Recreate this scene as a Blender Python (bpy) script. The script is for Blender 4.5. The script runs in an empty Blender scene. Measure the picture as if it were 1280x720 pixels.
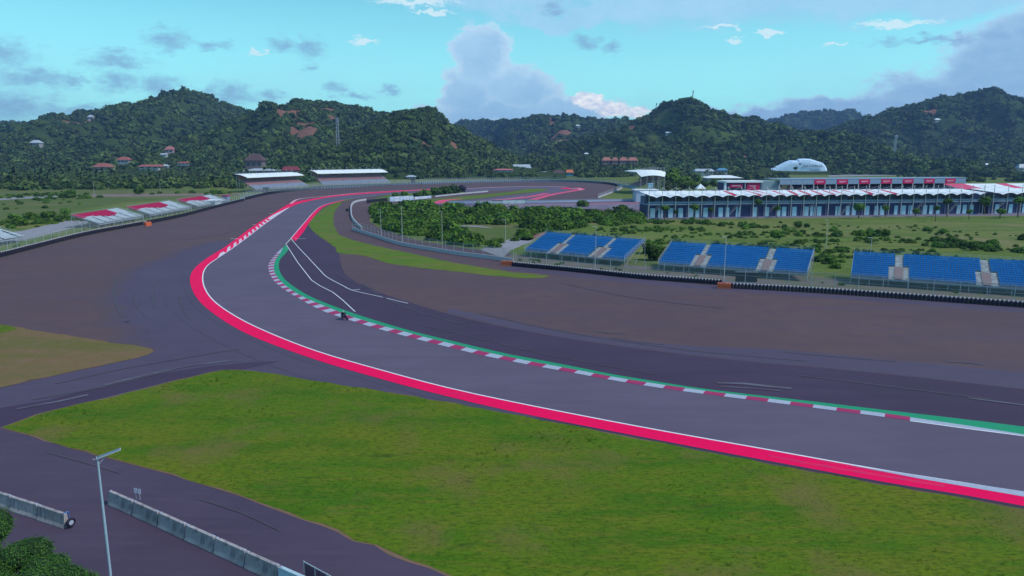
import bpy, bmesh, math, random
import numpy as np
from mathutils import Vector, Matrix, noise as mn
from mathutils.geometry import tessellate_polygon
R = math.radians
random.seed(7); rng = np.random.default_rng(7)
scene = bpy.context.scene
COL = scene.collection

# ------------------------------------------------------------------ camera
CH, F, YH = 25.0, 900.0, 195.0
PITCH = math.atan((360 - YH) / F)
cam = bpy.data.objects.new('camera', bpy.data.cameras.new('camera')); COL.objects.link(cam)
cam.location = (0, 0, CH); cam.rotation_euler = (R(90) - PITCH, 0, 0)
cam.data.sensor_width = 36; cam.data.lens = 36 * F / 1280
cam.data.clip_start = 0.5; cam.data.clip_end = 20000
scene.camera = cam
CP, SP = math.cos(PITCH), math.sin(PITCH)
def ray(px, py):
    a, b = (px - 640) / F, (360 - py) / F
    return Vector((a, CP + b * SP, -SP + b * CP))
def gp(px, py, z=0.0):
    """ground point (height z) seen at a photo pixel"""
    d = ray(px, py); t = (z - CH) / d.z
    return Vector((d.x * t, d.y * t, z))
def dp(px, py, Y):
    d = ray(px, py); t = Y / d.y
    return Vector((d.x * t, Y, CH + d.z * t))
def proj(x, y, z):
    zc = y * CP - (z - CH) * SP; yc = y * SP + (z - CH) * CP
    return 640 + F * x / zc, 360 - F * yc / zc

# ------------------------------------------------------------------ render settings
scene.view_settings.view_transform = 'Standard'; scene.view_settings.look = 'None'
scene.view_settings.exposure = 0.08; scene.view_settings.gamma = 1.0
scene.view_settings.use_curve_mapping = False
scene.render.engine = 'CYCLES'
cy = scene.cycles
cy.max_bounces = 5; cy.diffuse_bounces = 2; cy.glossy_bounces = 2; cy.transmission_bounces = 2
cy.transparent_max_bounces = 10; cy.volume_bounces = 0; cy.use_denoising = True
cy.caustics_reflective = False; cy.caustics_refractive = False

# ------------------------------------------------------------------ sun + sky
SUN_EL, SUN_AZ = 48.0, 108.0       # degrees; azimuth from +Y, negative = left
sd = Vector((math.sin(R(SUN_AZ)) * math.cos(R(SUN_EL)), math.cos(R(SUN_AZ)) * math.cos(R(SUN_EL)), math.sin(R(SUN_EL))))
sun = bpy.data.objects.new('sun', bpy.data.lights.new('sun', 'SUN')); COL.objects.link(sun)
sun.data.energy = 2.8; sun.data.angle = R(9); sun.data.color = (1.0, 0.93, 0.86)
sun.rotation_euler = sd.to_track_quat('Z', 'Y').to_euler()

world = bpy.data.worlds.new('World'); scene.world = world; world.use_nodes = True
def build_world():
    nt = world.node_tree; N = nt.nodes; L = nt.links; N.clear()
    out = N.new('ShaderNodeOutputWorld'); bg = N.new('ShaderNodeBackground'); L.new(bg.outputs[0], out.inputs[0])
    sky = N.new('ShaderNodeTexSky'); sky.sky_type = 'NISHITA'; sky.sun_disc = False
    sky.sun_elevation = R(SUN_EL); sky.sun_rotation = R(SUN_AZ)
    sky.air_density = 1.0; sky.dust_density = 0.3; sky.ozone_density = 2.0
    STR = 0.1; bg.inputs[1].default_value = STR
    def math_(op, a, b=None, c=None, clamp=False):
        n = N.new('ShaderNodeMath'); n.operation = op; n.use_clamp = clamp
        for i, v in enumerate((a, b, c)):
            if v is None: continue
            if isinstance(v, (int, float)): n.inputs[i].default_value = v
            else: L.new(v, n.inputs[i])
        return n.outputs[0]
    def vm(op, a, b=None, c=None):
        n = N.new('ShaderNodeVectorMath'); n.operation = op
        for i, v in enumerate((a, b, c)):
            if v is None: continue
            if isinstance(v, tuple): n.inputs[i].default_value = v
            else: L.new(v, n.inputs[i])
        return n
    def mix(f, a, b, mode='MIX'):
        n = N.new('ShaderNodeMix'); n.data_type = 'RGBA'; n.blend_type = mode
        for s, v in ((n.inputs[0], f), (n.inputs[6], a), (n.inputs[7], b)):
            if isinstance(v, (int, float)): s.default_value = v
            elif isinstance(v, tuple): s.default_value = (*v, 1)
            else: L.new(v, s)
        return n.outputs[2]
    def ss(x, lo, hi):
        n = N.new('ShaderNodeMapRange'); n.interpolation_type = 'SMOOTHSTEP'
        L.new(x, n.inputs[0]); n.inputs[1].default_value = lo; n.inputs[2].default_value = hi
        return n.outputs[0]
    tc = N.new('ShaderNodeTexCoord'); sep = N.new('ShaderNodeSeparateXYZ'); L.new(tc.outputs['Generated'], sep.inputs[0])
    az = math_('ARCTAN2', sep.outputs[0], sep.outputs[1]); el = math_('ARCSINE', sep.outputs[2])
    cmb = N.new('ShaderNodeCombineXYZ'); L.new(az, cmb.inputs[0]); L.new(el, cmb.inputs[1]); P = cmb.outputs[0]
    def noise(scale, det, rough=0.6, sc=(1, 1, 1), w=0.0):
        n = N.new('ShaderNodeTexNoise'); n.noise_dimensions = '3D'; n.inputs['Scale'].default_value = scale
        n.inputs['Detail'].default_value = det; n.inputs['Roughness'].default_value = rough
        v = vm('MULTIPLY_ADD', P, sc, (w, w * 1.7, w)); L.new(v.outputs[0], n.inputs['Vector']); return n
    nA = noise(14, 6, 0.62, (1, 1.5, 1), 3.1); nB = noise(38, 5, 0.6, (1, 2.0, 1), 9.0); nC = noise(6, 4, 0.55, (1, 2.5, 1), 5.0)
    nD = noise(70, 6, 0.65, (1, 1.8, 1), 2.0)
    def warp(n, amt):
        v = vm('SUBTRACT', n.outputs['Color'], (0.5, 0.5, 0.5)); v2 = vm('MULTIPLY_ADD', v.outputs[0], (amt, amt * 0.7, 0), P)
        return v2.outputs[0]
    W1 = warp(nA, 0.11); W2 = warp(nB, 0.05)
    def ang(px, py):
        d = ray(px, py).normalized(); return math.atan2(d.x, d.y), math.asin(d.z)
    def field(src, blobs):
        cur = None
        for (px, py, rx, ry) in blobs:
            a, e = ang(px, py); k = 1 / F
            sx, sy = 1 / (rx * k), 1 / (ry * k)
            v = vm('MULTIPLY_ADD', src, (sx, sy, 0), (-a * sx, -e * sy, 0)); l = vm('LENGTH', v.outputs[0]).outputs['Value']
            if cur is None: cur = l
            else:
                n = N.new('ShaderNodeMath'); n.operation = 'SMOOTH_MIN'; n.inputs[2].default_value = 0.25
                L.new(cur, n.inputs[0]); L.new(l, n.inputs[1]); cur = n.outputs[0]
        return cur
    def inv(x): return math_('SUBTRACT', 1.0, x)
    big = field(W1, [(603, 72, 40, 44), (585, 122, 42, 34), (650, 112, 58, 36), (705, 140, 70, 22), (625, 150, 110, 22)])
    right = field(W1, [(1290, 85, 95, 60), (1215, 125, 120, 34), (1080, 140, 170, 22), (930, 144, 90, 14)])
    top = field(W1, [(960, -30, 330, 60), (1180, -10, 200, 30), (640, -20, 150, 40), (720, 20, 120, 16)])
    small = field(W2, [(x_, y_, rx_ * 1.25, ry_ * 1.3) for (x_, y_, rx_, ry_) in [(0, 66, 28, 14), (42, 98, 42, 9), (145, 77, 32, 8), (148, 104, 24, 11), (200, 108, 22, 11), (208, 50, 22, 9), (262, 57, 20, 5),
                       (352, 56, 16, 8), (386, 60, 18, 10), (390, 86, 10, 5), (422, 112, 13, 8), (450, 120, 12, 5), (285, 118, 36, 11), (340, 120, 14, 7),
                       (5, 132, 45, 16), (100, 137, 42, 6), (90, 100, 16, 6), (488, 112, 11, 5), (733, 54, 14, 8), (765, 59, 13, 7), (690, 12, 14, 8), (1165, 49, 52, 4)]])
    white = field(W2, [(735, 127, 22, 11), (768, 137, 26, 11), (800, 142, 18, 7)])
    wisp = field(W2, [(322, 68, 15, 2), (453, 50, 20, 4), (518, 2, 58, 5), (540, 13, 34, 2.5), (900, 34, 28, 3), (920, 50, 14, 3), (962, 42, 20, 3), (1045, 56, 13, 2), (1120, 28, 46, 4)])
    # sky base: physical sky, graded towards the cyan of the photograph
    col = mix(1.0, sky.outputs[0], SKY_TINT, 'MULTIPLY')
    hz = ss(el, 0.30, 0.0)
    col = mix(math_('MULTIPLY', hz, 0.62), col, tuple(c / STR for c in SKY_LOW))
    def lit(c): return tuple(x / STR for x in c)
    # clouds elsewhere in the sky (outside the picture they go on the same way)
    aside = ss(vm('LENGTH', vm('SUBTRACT', P, (0.0, 0.0, 0.0)).outputs[0]).outputs['Value'], 0.7, 1.0)
    gen = math_('MULTIPLY', ss(nC.outputs['Fac'], 0.46, 0.66), aside)
    col = mix(math_('MULTIPLY', gen, 0.8), col, lit((0.42, 0.55, 0.74)))
    veil = ss(nC.outputs['Fac'], 0.35, 0.75)
    lowveil = math_('MULTIPLY', veil, ss(el, 0.16, 0.02))
    col = mix(math_('MULTIPLY', lowveil, 0.45), col, lit((0.38, 0.60, 0.82)))
    puffn = math_('MULTIPLY', ss(nB.outputs['Fac'], 0.35, 0.7), 0.35)
    tm = math_('MULTIPLY', ss(math_('ADD', inv(top), math_('SUBTRACT', nA.outputs['Fac'], 0.5)), -0.05, 0.5), 0.85)
    col = mix(tm, col, mix(nA.outputs['Fac'], lit((0.28, 0.58, 0.86)), lit((0.50, 0.78, 0.98))))
    rm = math_('MULTIPLY', ss(math_('ADD', inv(right), math_('MULTIPLY', math_('SUBTRACT', nD.outputs['Fac'], 0.5), 0.5)), -0.1, 0.3), 0.90)
    rc = mix(ss(inv(right), 0.0, 0.45), lit((0.50, 0.72, 0.94)), lit((0.27, 0.46, 0.72)))
    rc = mix(puffn, rc, lit((0.46, 0.62, 0.84)))
    col = mix(rm, col, rc)
    bm_ = math_('MULTIPLY', ss(math_('ADD', inv(big), math_('MULTIPLY', math_('SUBTRACT', nD.outputs['Fac'], 0.5), 0.5)), -0.02, 0.22), 0.93)
    bc = mix(ss(inv(big), 0.0, 0.6), lit((0.62, 0.82, 0.98)), lit((0.34, 0.58, 0.84)))
    bc = mix(math_('MULTIPLY', ss(nA.outputs['Fac'], 0.4, 0.65), 0.5), bc, lit((0.48, 0.72, 0.94)))
    col = mix(bm_, col, bc)
    col = mix(math_('MULTIPLY', ss(math_('ADD', inv(white), math_('MULTIPLY', math_('SUBTRACT', nD.outputs['Fac'], 0.5), 0.9)), 0.0, 0.4), 0.95), col, mix(ss(nD.outputs['Fac'], 0.35, 0.7), lit((1.15, 1.12, 1.08)), lit((0.62, 0.72, 0.88))))
    col = mix(math_('MULTIPLY', ss(math_('ADD', inv(small), math_('MULTIPLY', math_('SUBTRACT', nD.outputs['Fac'], 0.5), 1.6)), -0.3, 1.15), 0.72), col, lit((0.22, 0.38, 0.64)))
    col = mix(math_('MULTIPLY', ss(inv(wisp), -0.1, 0.6), 0.8), col, lit((0.75, 0.92, 0.98)))
    # below the horizon: dull ground bounce
    low = ss(el, 0.0, -0.03)
    col = mix(low, col, lit((0.12, 0.16, 0.16)))
    L.new(col, bg.inputs[0])
SKY_TINT = (0.74, 1.54, 1.44)
SKY_LOW = (0.46, 1.12, 1.16)
build_world()

# ------------------------------------------------------------------ materials
MATS = {}
def mat(name, base, rough=0.8, var=None, bump=None, spec=0.3, metal=0.0, obrand=0.0, alpha=None, transl=0.0, coat=0.0, world_pos=False):
    """var: list of (scale, colour, lo, hi, amount[, stretch]) laid over the base colour with noise"""
    if name in MATS: return MATS[name]
    m = bpy.data.materials.new(name); m.use_nodes = True; nt = m.node_tree; N = nt.nodes; L = nt.links
    b = N['Principled BSDF']; b.inputs['Roughness'].default_value = rough; b.inputs['Metallic'].default_value = metal
    b.inputs['Specular IOR Level'].default_value = spec
    if coat: b.inputs['Coat Weight'].default_value = coat
    tc = N.new('ShaderNodeTexCoord'); cur = None
    crd = N.new('ShaderNodeNewGeometry').outputs['Position'] if world_pos else tc.outputs['Object']
    def mixc(f, a, bb, mode='MIX'):
        n = N.new('ShaderNodeMix'); n.data_type = 'RGBA'; n.blend_type = mode
        for s, v in ((n.inputs[0], f), (n.inputs[6], a), (n.inputs[7], bb)):
            if isinstance(v, (int, float)): s.default_value = v
            elif isinstance(v, tuple): s.default_value = (*v[:3], 1)
            else: L.new(v, s)
        return n.outputs[2]
    cur = tuple(base)
    for k, v in enumerate(var or []):
        sc, c, lo, hi, am = v[:5]; st = v[5] if len(v) > 5 else (1, 1, 1); rot = v[6] if len(v) > 6 else 0
        mp = N.new('ShaderNodeMapping'); mp.inputs['Scale'].default_value = st; mp.inputs['Location'].default_value = (k * 7.3, k * 3.1, 0)
        mp.inputs['Rotation'].default_value = (0, 0, R(rot))
        L.new(crd, mp.inputs[0])
        n = N.new('ShaderNodeTexNoise'); n.inputs['Scale'].default_value = sc; n.inputs['Detail'].default_value = 5; n.inputs['Roughness'].default_value = 0.6
        L.new(mp.outputs[0], n.inputs['Vector'])
        mr = N.new('ShaderNodeMapRange'); mr.inputs[1].default_value = lo; mr.inputs[2].default_value = hi; mr.inputs[4].default_value = am
        L.new(n.outputs['Fac'], mr.inputs[0]); cur = mixc(mr.outputs[0], cur, c)
    if obrand:
        oi = N.new('ShaderNodeObjectInfo'); mr = N.new('ShaderNodeMapRange'); mr.inputs[3].default_value = 1 - obrand; mr.inputs[4].default_value = 1 + obrand
        L.new(oi.outputs['Random'], mr.inputs[0])
        v = N.new('ShaderNodeVectorMath'); v.operation = 'SCALE'
        if isinstance(cur, tuple): v.inputs[0].default_value = cur[:3]
        else: L.new(cur, v.inputs[0])
        L.new(mr.outputs[0], v.inputs['Scale']); cur = v.outputs[0]
    if isinstance(cur, tuple): b.inputs['Base Color'].default_value = (*cur[:3], 1)
    else: L.new(cur, b.inputs['Base Color'])
    if bump:
        n = N.new('ShaderNodeTexNoise'); n.inputs['Scale'].default_value = bump[0]; n.inputs['Detail'].default_value = 5
        L.new(tc.outputs['Object'], n.inputs['Vector']); bp = N.new('ShaderNodeBump'); bp.inputs['Strength'].default_value = bump[1]
        bp.inputs['Distance'].default_value = bump[2]
        L.new(n.outputs['Fac'], bp.inputs['Height']); L.new(bp.outputs[0], b.inputs['Normal'])
    if transl:
        t = N.new('ShaderNodeBsdfTranslucent'); ms = N.new('ShaderNodeMixShader'); ms.inputs[0].default_value = transl
        if isinstance(cur, tuple): t.inputs[0].default_value = (*cur[:3], 1)
        else: L.new(cur, t.inputs[0])
        L.new(b.outputs[0], ms.inputs[1]); L.new(t.outputs[0], ms.inputs[2]); L.new(ms.outputs[0], N['Material Output'].inputs[0])
    if alpha is not None: b.inputs['Alpha'].default_value = alpha
    MATS[name] = m; return m

TRACK = mat('track_asphalt', (0.1020, 0.0787, 0.1276), 0.85, [(0.06, (0.1256, 0.0981, 0.1556), 0.4, 0.65, 0.8), (0.35, (0.0803, 0.0617, 0.1066), 0.42, 0.68, 0.38, (0.25, 1.8, 1), -32), (0.12, (0.0875, 0.0677, 0.1136), 0.5, 0.62, 0.35, (0.15, 3, 1), -28), (2, (0.1236, 0.0948, 0.1443), 0.55, 0.75, 0.5), (40, (0.1329, 0.0998, 0.1591), 0.5, 0.75, 0.35)])
RUNOFF = mat('runoff_asphalt', (0.0920, 0.0528, 0.0672), 0.9, [(0.03, (0.1120, 0.0634, 0.0706), 0.4, 0.65, 0.9), (0.25, (0.0760, 0.0458, 0.0647), 0.42, 0.7, 0.7), (0.05, (0.0850, 0.0581, 0.0840), 0.48, 0.66, 0.8, (0.25, 3.5, 1), -35), (1.5, (0.1200, 0.0686, 0.0714), 0.55, 0.75, 0.6), (30, (0.1200, 0.0704, 0.0840), 0.5, 0.8, 0.35)])
DARK = mat('dark_asphalt', (0.0483, 0.0286, 0.0654), 0.85, [(0.05, (0.0604, 0.0372, 0.0798), 0.4, 0.65, 0.8), (0.15, (0.0389, 0.0227, 0.0549), 0.45, 0.7, 0.6, (0.4, 3, 1), 12), (30, (0.0671, 0.0408, 0.0810), 0.5, 0.8, 0.3)])
BLUISH = mat('worn_asphalt', (0.0759, 0.0569, 0.1016), 0.85, [(0.05, (0.0630, 0.0465, 0.0888), 0.4, 0.65, 0.9), (0.2, (0.0847, 0.0646, 0.1129), 0.45, 0.7, 0.5, (0.5, 2, 1), -40), (30, (0.0969, 0.0711, 0.1129), 0.5, 0.8, 0.3)])
ROAD = mat('service_asphalt', (0.0711, 0.0490, 0.0897), 0.85, [(0.08, (0.0545, 0.0374, 0.0715), 0.42, 0.62, 0.8), (0.6, (0.0867, 0.0619, 0.1064), 0.5, 0.7, 0.5, (0.3, 2, 1), -20), (30, (0.0991, 0.0709, 0.1140), 0.5, 0.8, 0.3)])
RED = mat('red_kerb_paint', (0.84, 0.002, 0.095), 0.65, [(1.5, (0.72, 0.004, 0.085), 0.5, 0.75, 0.6), (0.12, (0.42, 0.03, 0.12), 0.60, 0.72, 0.6, (0.35, 6, 1), -12)], spec=0.05)
REDF = mat('faded_red_paint', (0.66, 0.04, 0.14), 0.6, [(1.0, (0.7, 0.12, 0.22), 0.45, 0.7, 0.7)])
PINK = mat('pale_pink_paint', (0.70, 0.36, 0.46), 0.6, [(0.5, (0.72, 0.2, 0.33), 0.5, 0.7, 0.6)])
KRED = mat('kerb_block_red', (0.3600, 0.0210, 0.1150), 0.6, [(2, (0.2880, 0.0210, 0.1035), 0.45, 0.7, 0.7)])
KWHITE = mat('kerb_block_white', (0.3794, 0.4140, 0.5369), 0.6, [(2, (0.2938, 0.3136, 0.4208), 0.45, 0.75, 0.6)])
GREEN = mat('green_kerb_paint', (0.0072, 0.2752, 0.1292), 0.6, [(0.8, (0.0360, 0.2140, 0.1156), 0.5, 0.7, 0.7)])
WHITEP = mat('white_line_paint', (0.72, 0.72, 0.80), 0.6, [(2, (0.5, 0.5, 0.58), 0.5, 0.75, 0.5)])
GRASS = mat('verge_grass', (0.0800, 0.1568, 0.0072), 0.95, [(0.05, (0.1350, 0.1568, 0.0112), 0.40, 0.60, 0.9, (1, 1.3, 1)), (0.16, (0.0450, 0.1283, 0.0056), 0.46, 0.62, 0.8, (0.5, 1.7, 1), 15), (0.9, (0.1500, 0.1472, 0.0176), 0.48, 0.68, 0.75, (0.35, 1.5, 1), 20), (3.2, (0.0320, 0.0712, 0.0064), 0.47, 0.68, 0.85, (0.5, 1.5, 1)), (0.11, (0.1500, 0.1187, 0.0400), 0.53, 0.68, 0.75), (0.35, (0.0280, 0.0570, 0.0096), 0.63, 0.72, 0.85, (0.4, 1.6, 1))], bump=(3, 0.4, 0.2), spec=0.1)
STRIPG = mat('strip_grass', (0.092, 0.175, 0.016), 0.95, [(0.09, (0.15, 0.17, 0.03), 0.42, 0.60, 0.9, (0.5, 1.5, 1)), (0.5, (0.06, 0.125, 0.014), 0.46, 0.66, 0.8, (0.4, 1.6, 1)), (0.22, (0.15, 0.12, 0.07), 0.54, 0.68, 0.8), (2.0, (0.05, 0.075, 0.02), 0.54, 0.72, 0.7)], bump=(3, 0.5, 0.2), spec=0.1)
DRYG = mat('dry_grass', (0.1785, 0.1162, 0.0600), 0.95, [(0.06, (0.1275, 0.1200, 0.0360), 0.45, 0.6, 0.9, (0.7, 2, 1)), (0.5, (0.2125, 0.1275, 0.0880), 0.5, 0.7, 0.7), (3, (0.1020, 0.0750, 0.0400), 0.5, 0.75, 0.6)], bump=(3, 0.5, 0.2), spec=0.1)
SOILM = mat('red_soil', (0.20, 0.115, 0.085), 0.95, [(1.2, (0.13, 0.12, 0.05), 0.45, 0.65, 0.8)], spec=0.1)
GROUND = mat('rough_ground', (0.1063, 0.1562, 0.0322), 0.95, [(0.012, (0.1625, 0.1688, 0.0575), 0.42, 0.6, 0.9, (0.6, 1.8, 1)), (0.05, (0.0750, 0.1250, 0.0230), 0.45, 0.62, 0.8, (0.5, 1.8, 1)), (0.3, (0.1750, 0.2000, 0.0460), 0.5, 0.72, 0.7), (0.02, (0.2375, 0.1750, 0.1035), 0.58, 0.68, 0.7)], bump=(0.7500, 0.7500, 0.6900), spec=0.1)
BROWNF = mat('brown_field', (0.135, 0.135, 0.055), 0.95, [(0.02, (0.085, 0.125, 0.03), 0.40, 0.55, 0.9, (0.7, 1.6, 1)), (0.06, (0.07, 0.11, 0.025), 0.50, 0.62, 0.8, (0.6, 1.6, 1)), (0.15, (0.14, 0.13, 0.06), 0.5, 0.7, 0.7)], bump=(0.6, 0.5, 0.4), spec=0.1)
CONC = mat('pale_concrete', (0.27, 0.26, 0.30), 0.9, [(0.4, (0.20, 0.19, 0.23), 0.42, 0.65, 0.8), (3, (0.30, 0.29, 0.32), 0.5, 0.7, 0.5)])
CONCB = mat('barrier_concrete', (0.40, 0.36, 0.38), 0.9, [(0.8, (0.23, 0.21, 0.24), 0.40, 0.62, 0.85), (2.5, (0.10, 0.095, 0.12), 0.52, 0.72, 0.85, (1, 1, 0.3)), (9, (0.48, 0.46, 0.46), 0.55, 0.75, 0.6), (1.3, (0.16, 0.17, 0.10), 0.58, 0.72, 0.6)], bump=(8, 0.4, 0.04), obrand=0.14)
CONCW = mat('barrier_pale_blue', (0.42, 0.56, 0.66), 0.8, [(1, (0.33, 0.45, 0.52), 0.42, 0.65, 0.85), (4, (0.2, 0.24, 0.26), 0.56, 0.75, 0.8)], bump=(8, 0.3, 0.03))
WALLW = mat('wall_white_concrete', (0.44, 0.44, 0.50), 0.85, [(0.3, (0.34, 0.34, 0.40), 0.42, 0.65, 0.85), (2, (0.3, 0.3, 0.34), 0.55, 0.7, 0.6, (1, 1, 0.2))])
TYRE = mat('black_tyre_rubber', (0.018, 0.014, 0.032), 0.7, [(1, (0.035, 0.03, 0.055), 0.5, 0.7, 0.6)], spec=0.3)
BELT = mat('pale_tyre_tabs', (0.62, 0.56, 0.64), 0.8)
GALV = mat('galvanised_steel', (0.42, 0.46, 0.52), 0.5, [(2, (0.34, 0.38, 0.44), 0.45, 0.7, 0.6)], metal=0.2)
POLE = mat('pole_paint', (0.34, 0.46, 0.56), 0.5, [(1.5, (0.28, 0.38, 0.48), 0.45, 0.7, 0.6)], metal=0.1)
POLEW = mat('pale_pole_paint', (0.50, 0.50, 0.52), 0.6)
MESHM = mat('wire_mesh', (0.30, 0.33, 0.36), 0.8, alpha=0.20)
MESHF = mat('catch_fence_mesh', (0.34, 0.38, 0.44), 0.8, alpha=0.28)
BLUE = mat('blue_seat_plastic', (0.0144, 0.2160, 0.5750), 0.5, [(3, (0.0450, 0.2916, 0.6440), 0.45, 0.6, 0.6), (0.4, (0.0126, 0.1728, 0.4600), 0.5, 0.7, 0.5)])
REDS = mat('red_seat_plastic', (0.4760, 0.0160, 0.1045), 0.5, [(1, (0.3825, 0.0240, 0.1045), 0.45, 0.65, 0.7)])
WHTS = mat('white_seat_plastic', (0.4823, 0.5425, 0.6160), 0.5, [(1, (0.3818, 0.4421, 0.5167), 0.45, 0.65, 0.7)])
GREYS = mat('grey_seat_plastic', (0.3840, 0.4320, 0.5760), 0.6, [(0.6, (0.2880, 0.3200, 0.4480), 0.45, 0.65, 0.7)])
BRNS = mat('brown_seat_plastic', (0.4875, 0.2352, 0.2520), 0.6, [(0.6, (0.3750, 0.2016, 0.2352), 0.45, 0.65, 0.7)])
DECK = mat('stand_deck_steel', (0.26, 0.30, 0.36), 0.7, [(1, (0.11, 0.12, 0.15), 0.45, 0.65, 0.6)])
STEP = mat('bare_step_metal', (0.72, 0.70, 0.70), 0.6, [(1.5, (0.36, 0.33, 0.33), 0.45, 0.65, 0.7)])
PORTAL = mat('rusty_portal_sheet', (0.2108, 0.1584, 0.1700), 0.9)
ROOFW = mat('white_roof_membrane', (0.78, 0.82, 0.88), 0.6, [(0.3, (0.66, 0.72, 0.8), 0.45, 0.65, 0.6)])
ROOFR = mat('red_roof_print', (0.62, 0.03, 0.10), 0.6)
NAVY = mat('navy_cladding', (0.028, 0.04, 0.12), 0.6, [(0.5, (0.05, 0.06, 0.16), 0.45, 0.65, 0.6)])
DOORB = mat('pale_blue_door', (0.4200, 0.6500, 0.7920), 0.5, [(0.6, (0.3500, 0.5590, 0.6960), 0.45, 0.65, 0.6)])
PARAP = mat('grey_blue_cladding', (0.24, 0.33, 0.46), 0.6, [(0.4, (0.19, 0.27, 0.40), 0.45, 0.65, 0.7)])
SLAB = mat('purple_grey_slab', (0.19, 0.18, 0.27), 0.8)
REDP = mat('crimson_panel', (0.55, 0.01, 0.10), 0.5)
ORANGE = mat('orange_plastic', (0.6120, 0.1280, 0.0540), 0.6, [(2, (0.5100, 0.1040, 0.0540), 0.45, 0.65, 0.6)])
PLASTER = mat('house_plaster', (0.46, 0.46, 0.48), 0.9, [(0.3, (0.36, 0.36, 0.38), 0.42, 0.65, 0.8)])
TILE = mat('terracotta_roof', (0.28, 0.085, 0.055), 0.9, [(0.4, (0.2, 0.07, 0.05), 0.42, 0.65, 0.8)], obrand=0.25)
THATCH = mat('brown_thatch', (0.11, 0.07, 0.075), 0.95, [(0.5, (0.08, 0.05, 0.06), 0.42, 0.65, 0.8)])
TINR = mat('tin_roof', (0.42, 0.48, 0.56), 0.5, [(0.3, (0.33, 0.38, 0.46), 0.42, 0.65, 0.8)])
GLASS = mat('dark_window_glass', (0.02, 0.025, 0.035), 0.15, spec=0.6)
BARK = mat('bark', (0.12, 0.09, 0.065), 0.95, [(2, (0.08, 0.06, 0.045), 0.4, 0.65, 0.8)])
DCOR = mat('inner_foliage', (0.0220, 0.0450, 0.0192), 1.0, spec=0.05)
LEAFF = mat('forest_leaf', (0.0600, 0.1006, 0.0322), 0.9, [(0.011, (0.0936, 0.1381, 0.0345), 0.46, 0.60, 0.85), (0.02, (0.0312, 0.0655, 0.0368), 0.50, 0.62, 0.8), (0.18, (0.1056, 0.1521, 0.0322), 0.50, 0.66, 0.7), (0.05, (0.0840, 0.0959, 0.0391), 0.56, 0.68, 0.6)], spec=0.1, obrand=0.38, world_pos=True)
LEAFB = mat('bush_leaf', (0.0641, 0.1463, 0.0188), 0.85, [(0.06, (0.105, 0.150, 0.030), 0.50, 0.64, 0.7), (0.6, (0.1091, 0.2048, 0.0230), 0.42, 0.6, 0.9), (0.2, (0.0410, 0.1053, 0.0167), 0.45, 0.65, 0.7)], spec=0.15, obrand=0.45, world_pos=True, transl=0.15)
LEAFY = mat('light_leaf', (0.085, 0.165, 0.022), 0.85, [(0.7, (0.13, 0.21, 0.03), 0.42, 0.6, 0.9)], spec=0.15, obrand=0.35, transl=0.15)
LEAFN = mat('near_leaf', (0.0542, 0.1455, 0.0227), 0.7, [(1.5, (0.0921, 0.2211, 0.0262), 0.42, 0.6, 0.9), (0.7, (0.0303, 0.0931, 0.0174), 0.45, 0.65, 0.8)], spec=0.25, transl=0.2)
PALMM = mat('palm_frond', (0.05, 0.09, 0.03), 0.8, obrand=0.4)
BLACKM = mat('black_paint', (0.015, 0.015, 0.025), 0.4)
SUITM = mat('rider_suit', (0.035, 0.025, 0.05), 0.5)
SKINR = mat('maroon_fairing', (0.16, 0.02, 0.07), 0.3, coat=0.5)
HELM = mat('white_helmet', (0.6, 0.58, 0.62), 0.25, coat=0.5)

# ------------------------------------------------------------------ helpers
class MB:
    def __init__(s): s.v = []; s.f = []; s.m = []
    def add(s, vs, fs, mi=0):
        o = len(s.v); s.v += [tuple(v) for v in vs]; s.f += [tuple(i + o for i in f) for f in fs]; s.m += [mi] * len(fs); return s
    def box(s, c, d, mi=0, rz=0.0, M=None):
        hx, hy, hz = d[0] / 2, d[1] / 2, d[2] / 2; vs = []
        cr, sr = math.cos(rz), math.sin(rz)
        for z in (-hz, hz):
            for x, y in ((-hx, -hy), (hx, -hy), (hx, hy), (-hx, hy)):
                v = (c[0] + x * cr - y * sr, c[1] + x * sr + y * cr, c[2] + z)
                vs.append(M @ Vector(v) if M else v)
        return s.add(vs, [(0, 3, 2, 1), (4, 5, 6, 7), (0, 1, 5, 4), (1, 2, 6, 5), (2, 3, 7, 6), (3, 0, 4, 7)], mi)
    def tube(s, a, b, r0, r1=None, n=6, mi=0):
        a, b = Vector(a), Vector(b); r1 = r0 if r1 is None else r1
        z = (b - a).normalized(); x = z.orthogonal().normalized(); y = z.cross(x)
        vs = []
        for p, r in ((a, r0), (b, r1)):
            for i in range(n):
                t = 2 * math.pi * i / n; vs.append(p + x * (r * math.cos(t)) + y * (r * math.sin(t)))
        fs = [(i, (i + 1) % n, n + (i + 1) % n, n + i) for i in range(n)] + [tuple(range(n - 1, -1, -1)), tuple(range(n, 2 * n))]
        return s.add(vs, fs, mi)
    def quad(s, *p, mi=0): return s.add(p, [tuple(range(len(p)))], mi)
    def mesh(s, name, mats):
        me = bpy.data.meshes.new(name); me.from_pydata([tuple(v) for v in s.v], [], s.f)
        for m in (mats if isinstance(mats, (list, tuple)) else [mats]): me.materials.append(m)
        if any(s.m): me.polygons.foreach_set('material_index', s.m)
        me.update(); return me
def link(name, me, parent=None, loc=None, rz=None):
    o = bpy.data.objects.new(name, me); COL.objects.link(o)
    if parent is not None: o.parent = parent
    if loc is not None: o.location = loc
    if rz is not None: o.rotation_euler = (0, 0, rz)
    return o
def part(name, mb, mats, parent, label=None, stuff=False):
    o = link(name, mb.mesh(name, mats), parent)
    if label: o['label'] = label
    if stuff: o['kind'] = 'stuff'
    return o
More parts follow.
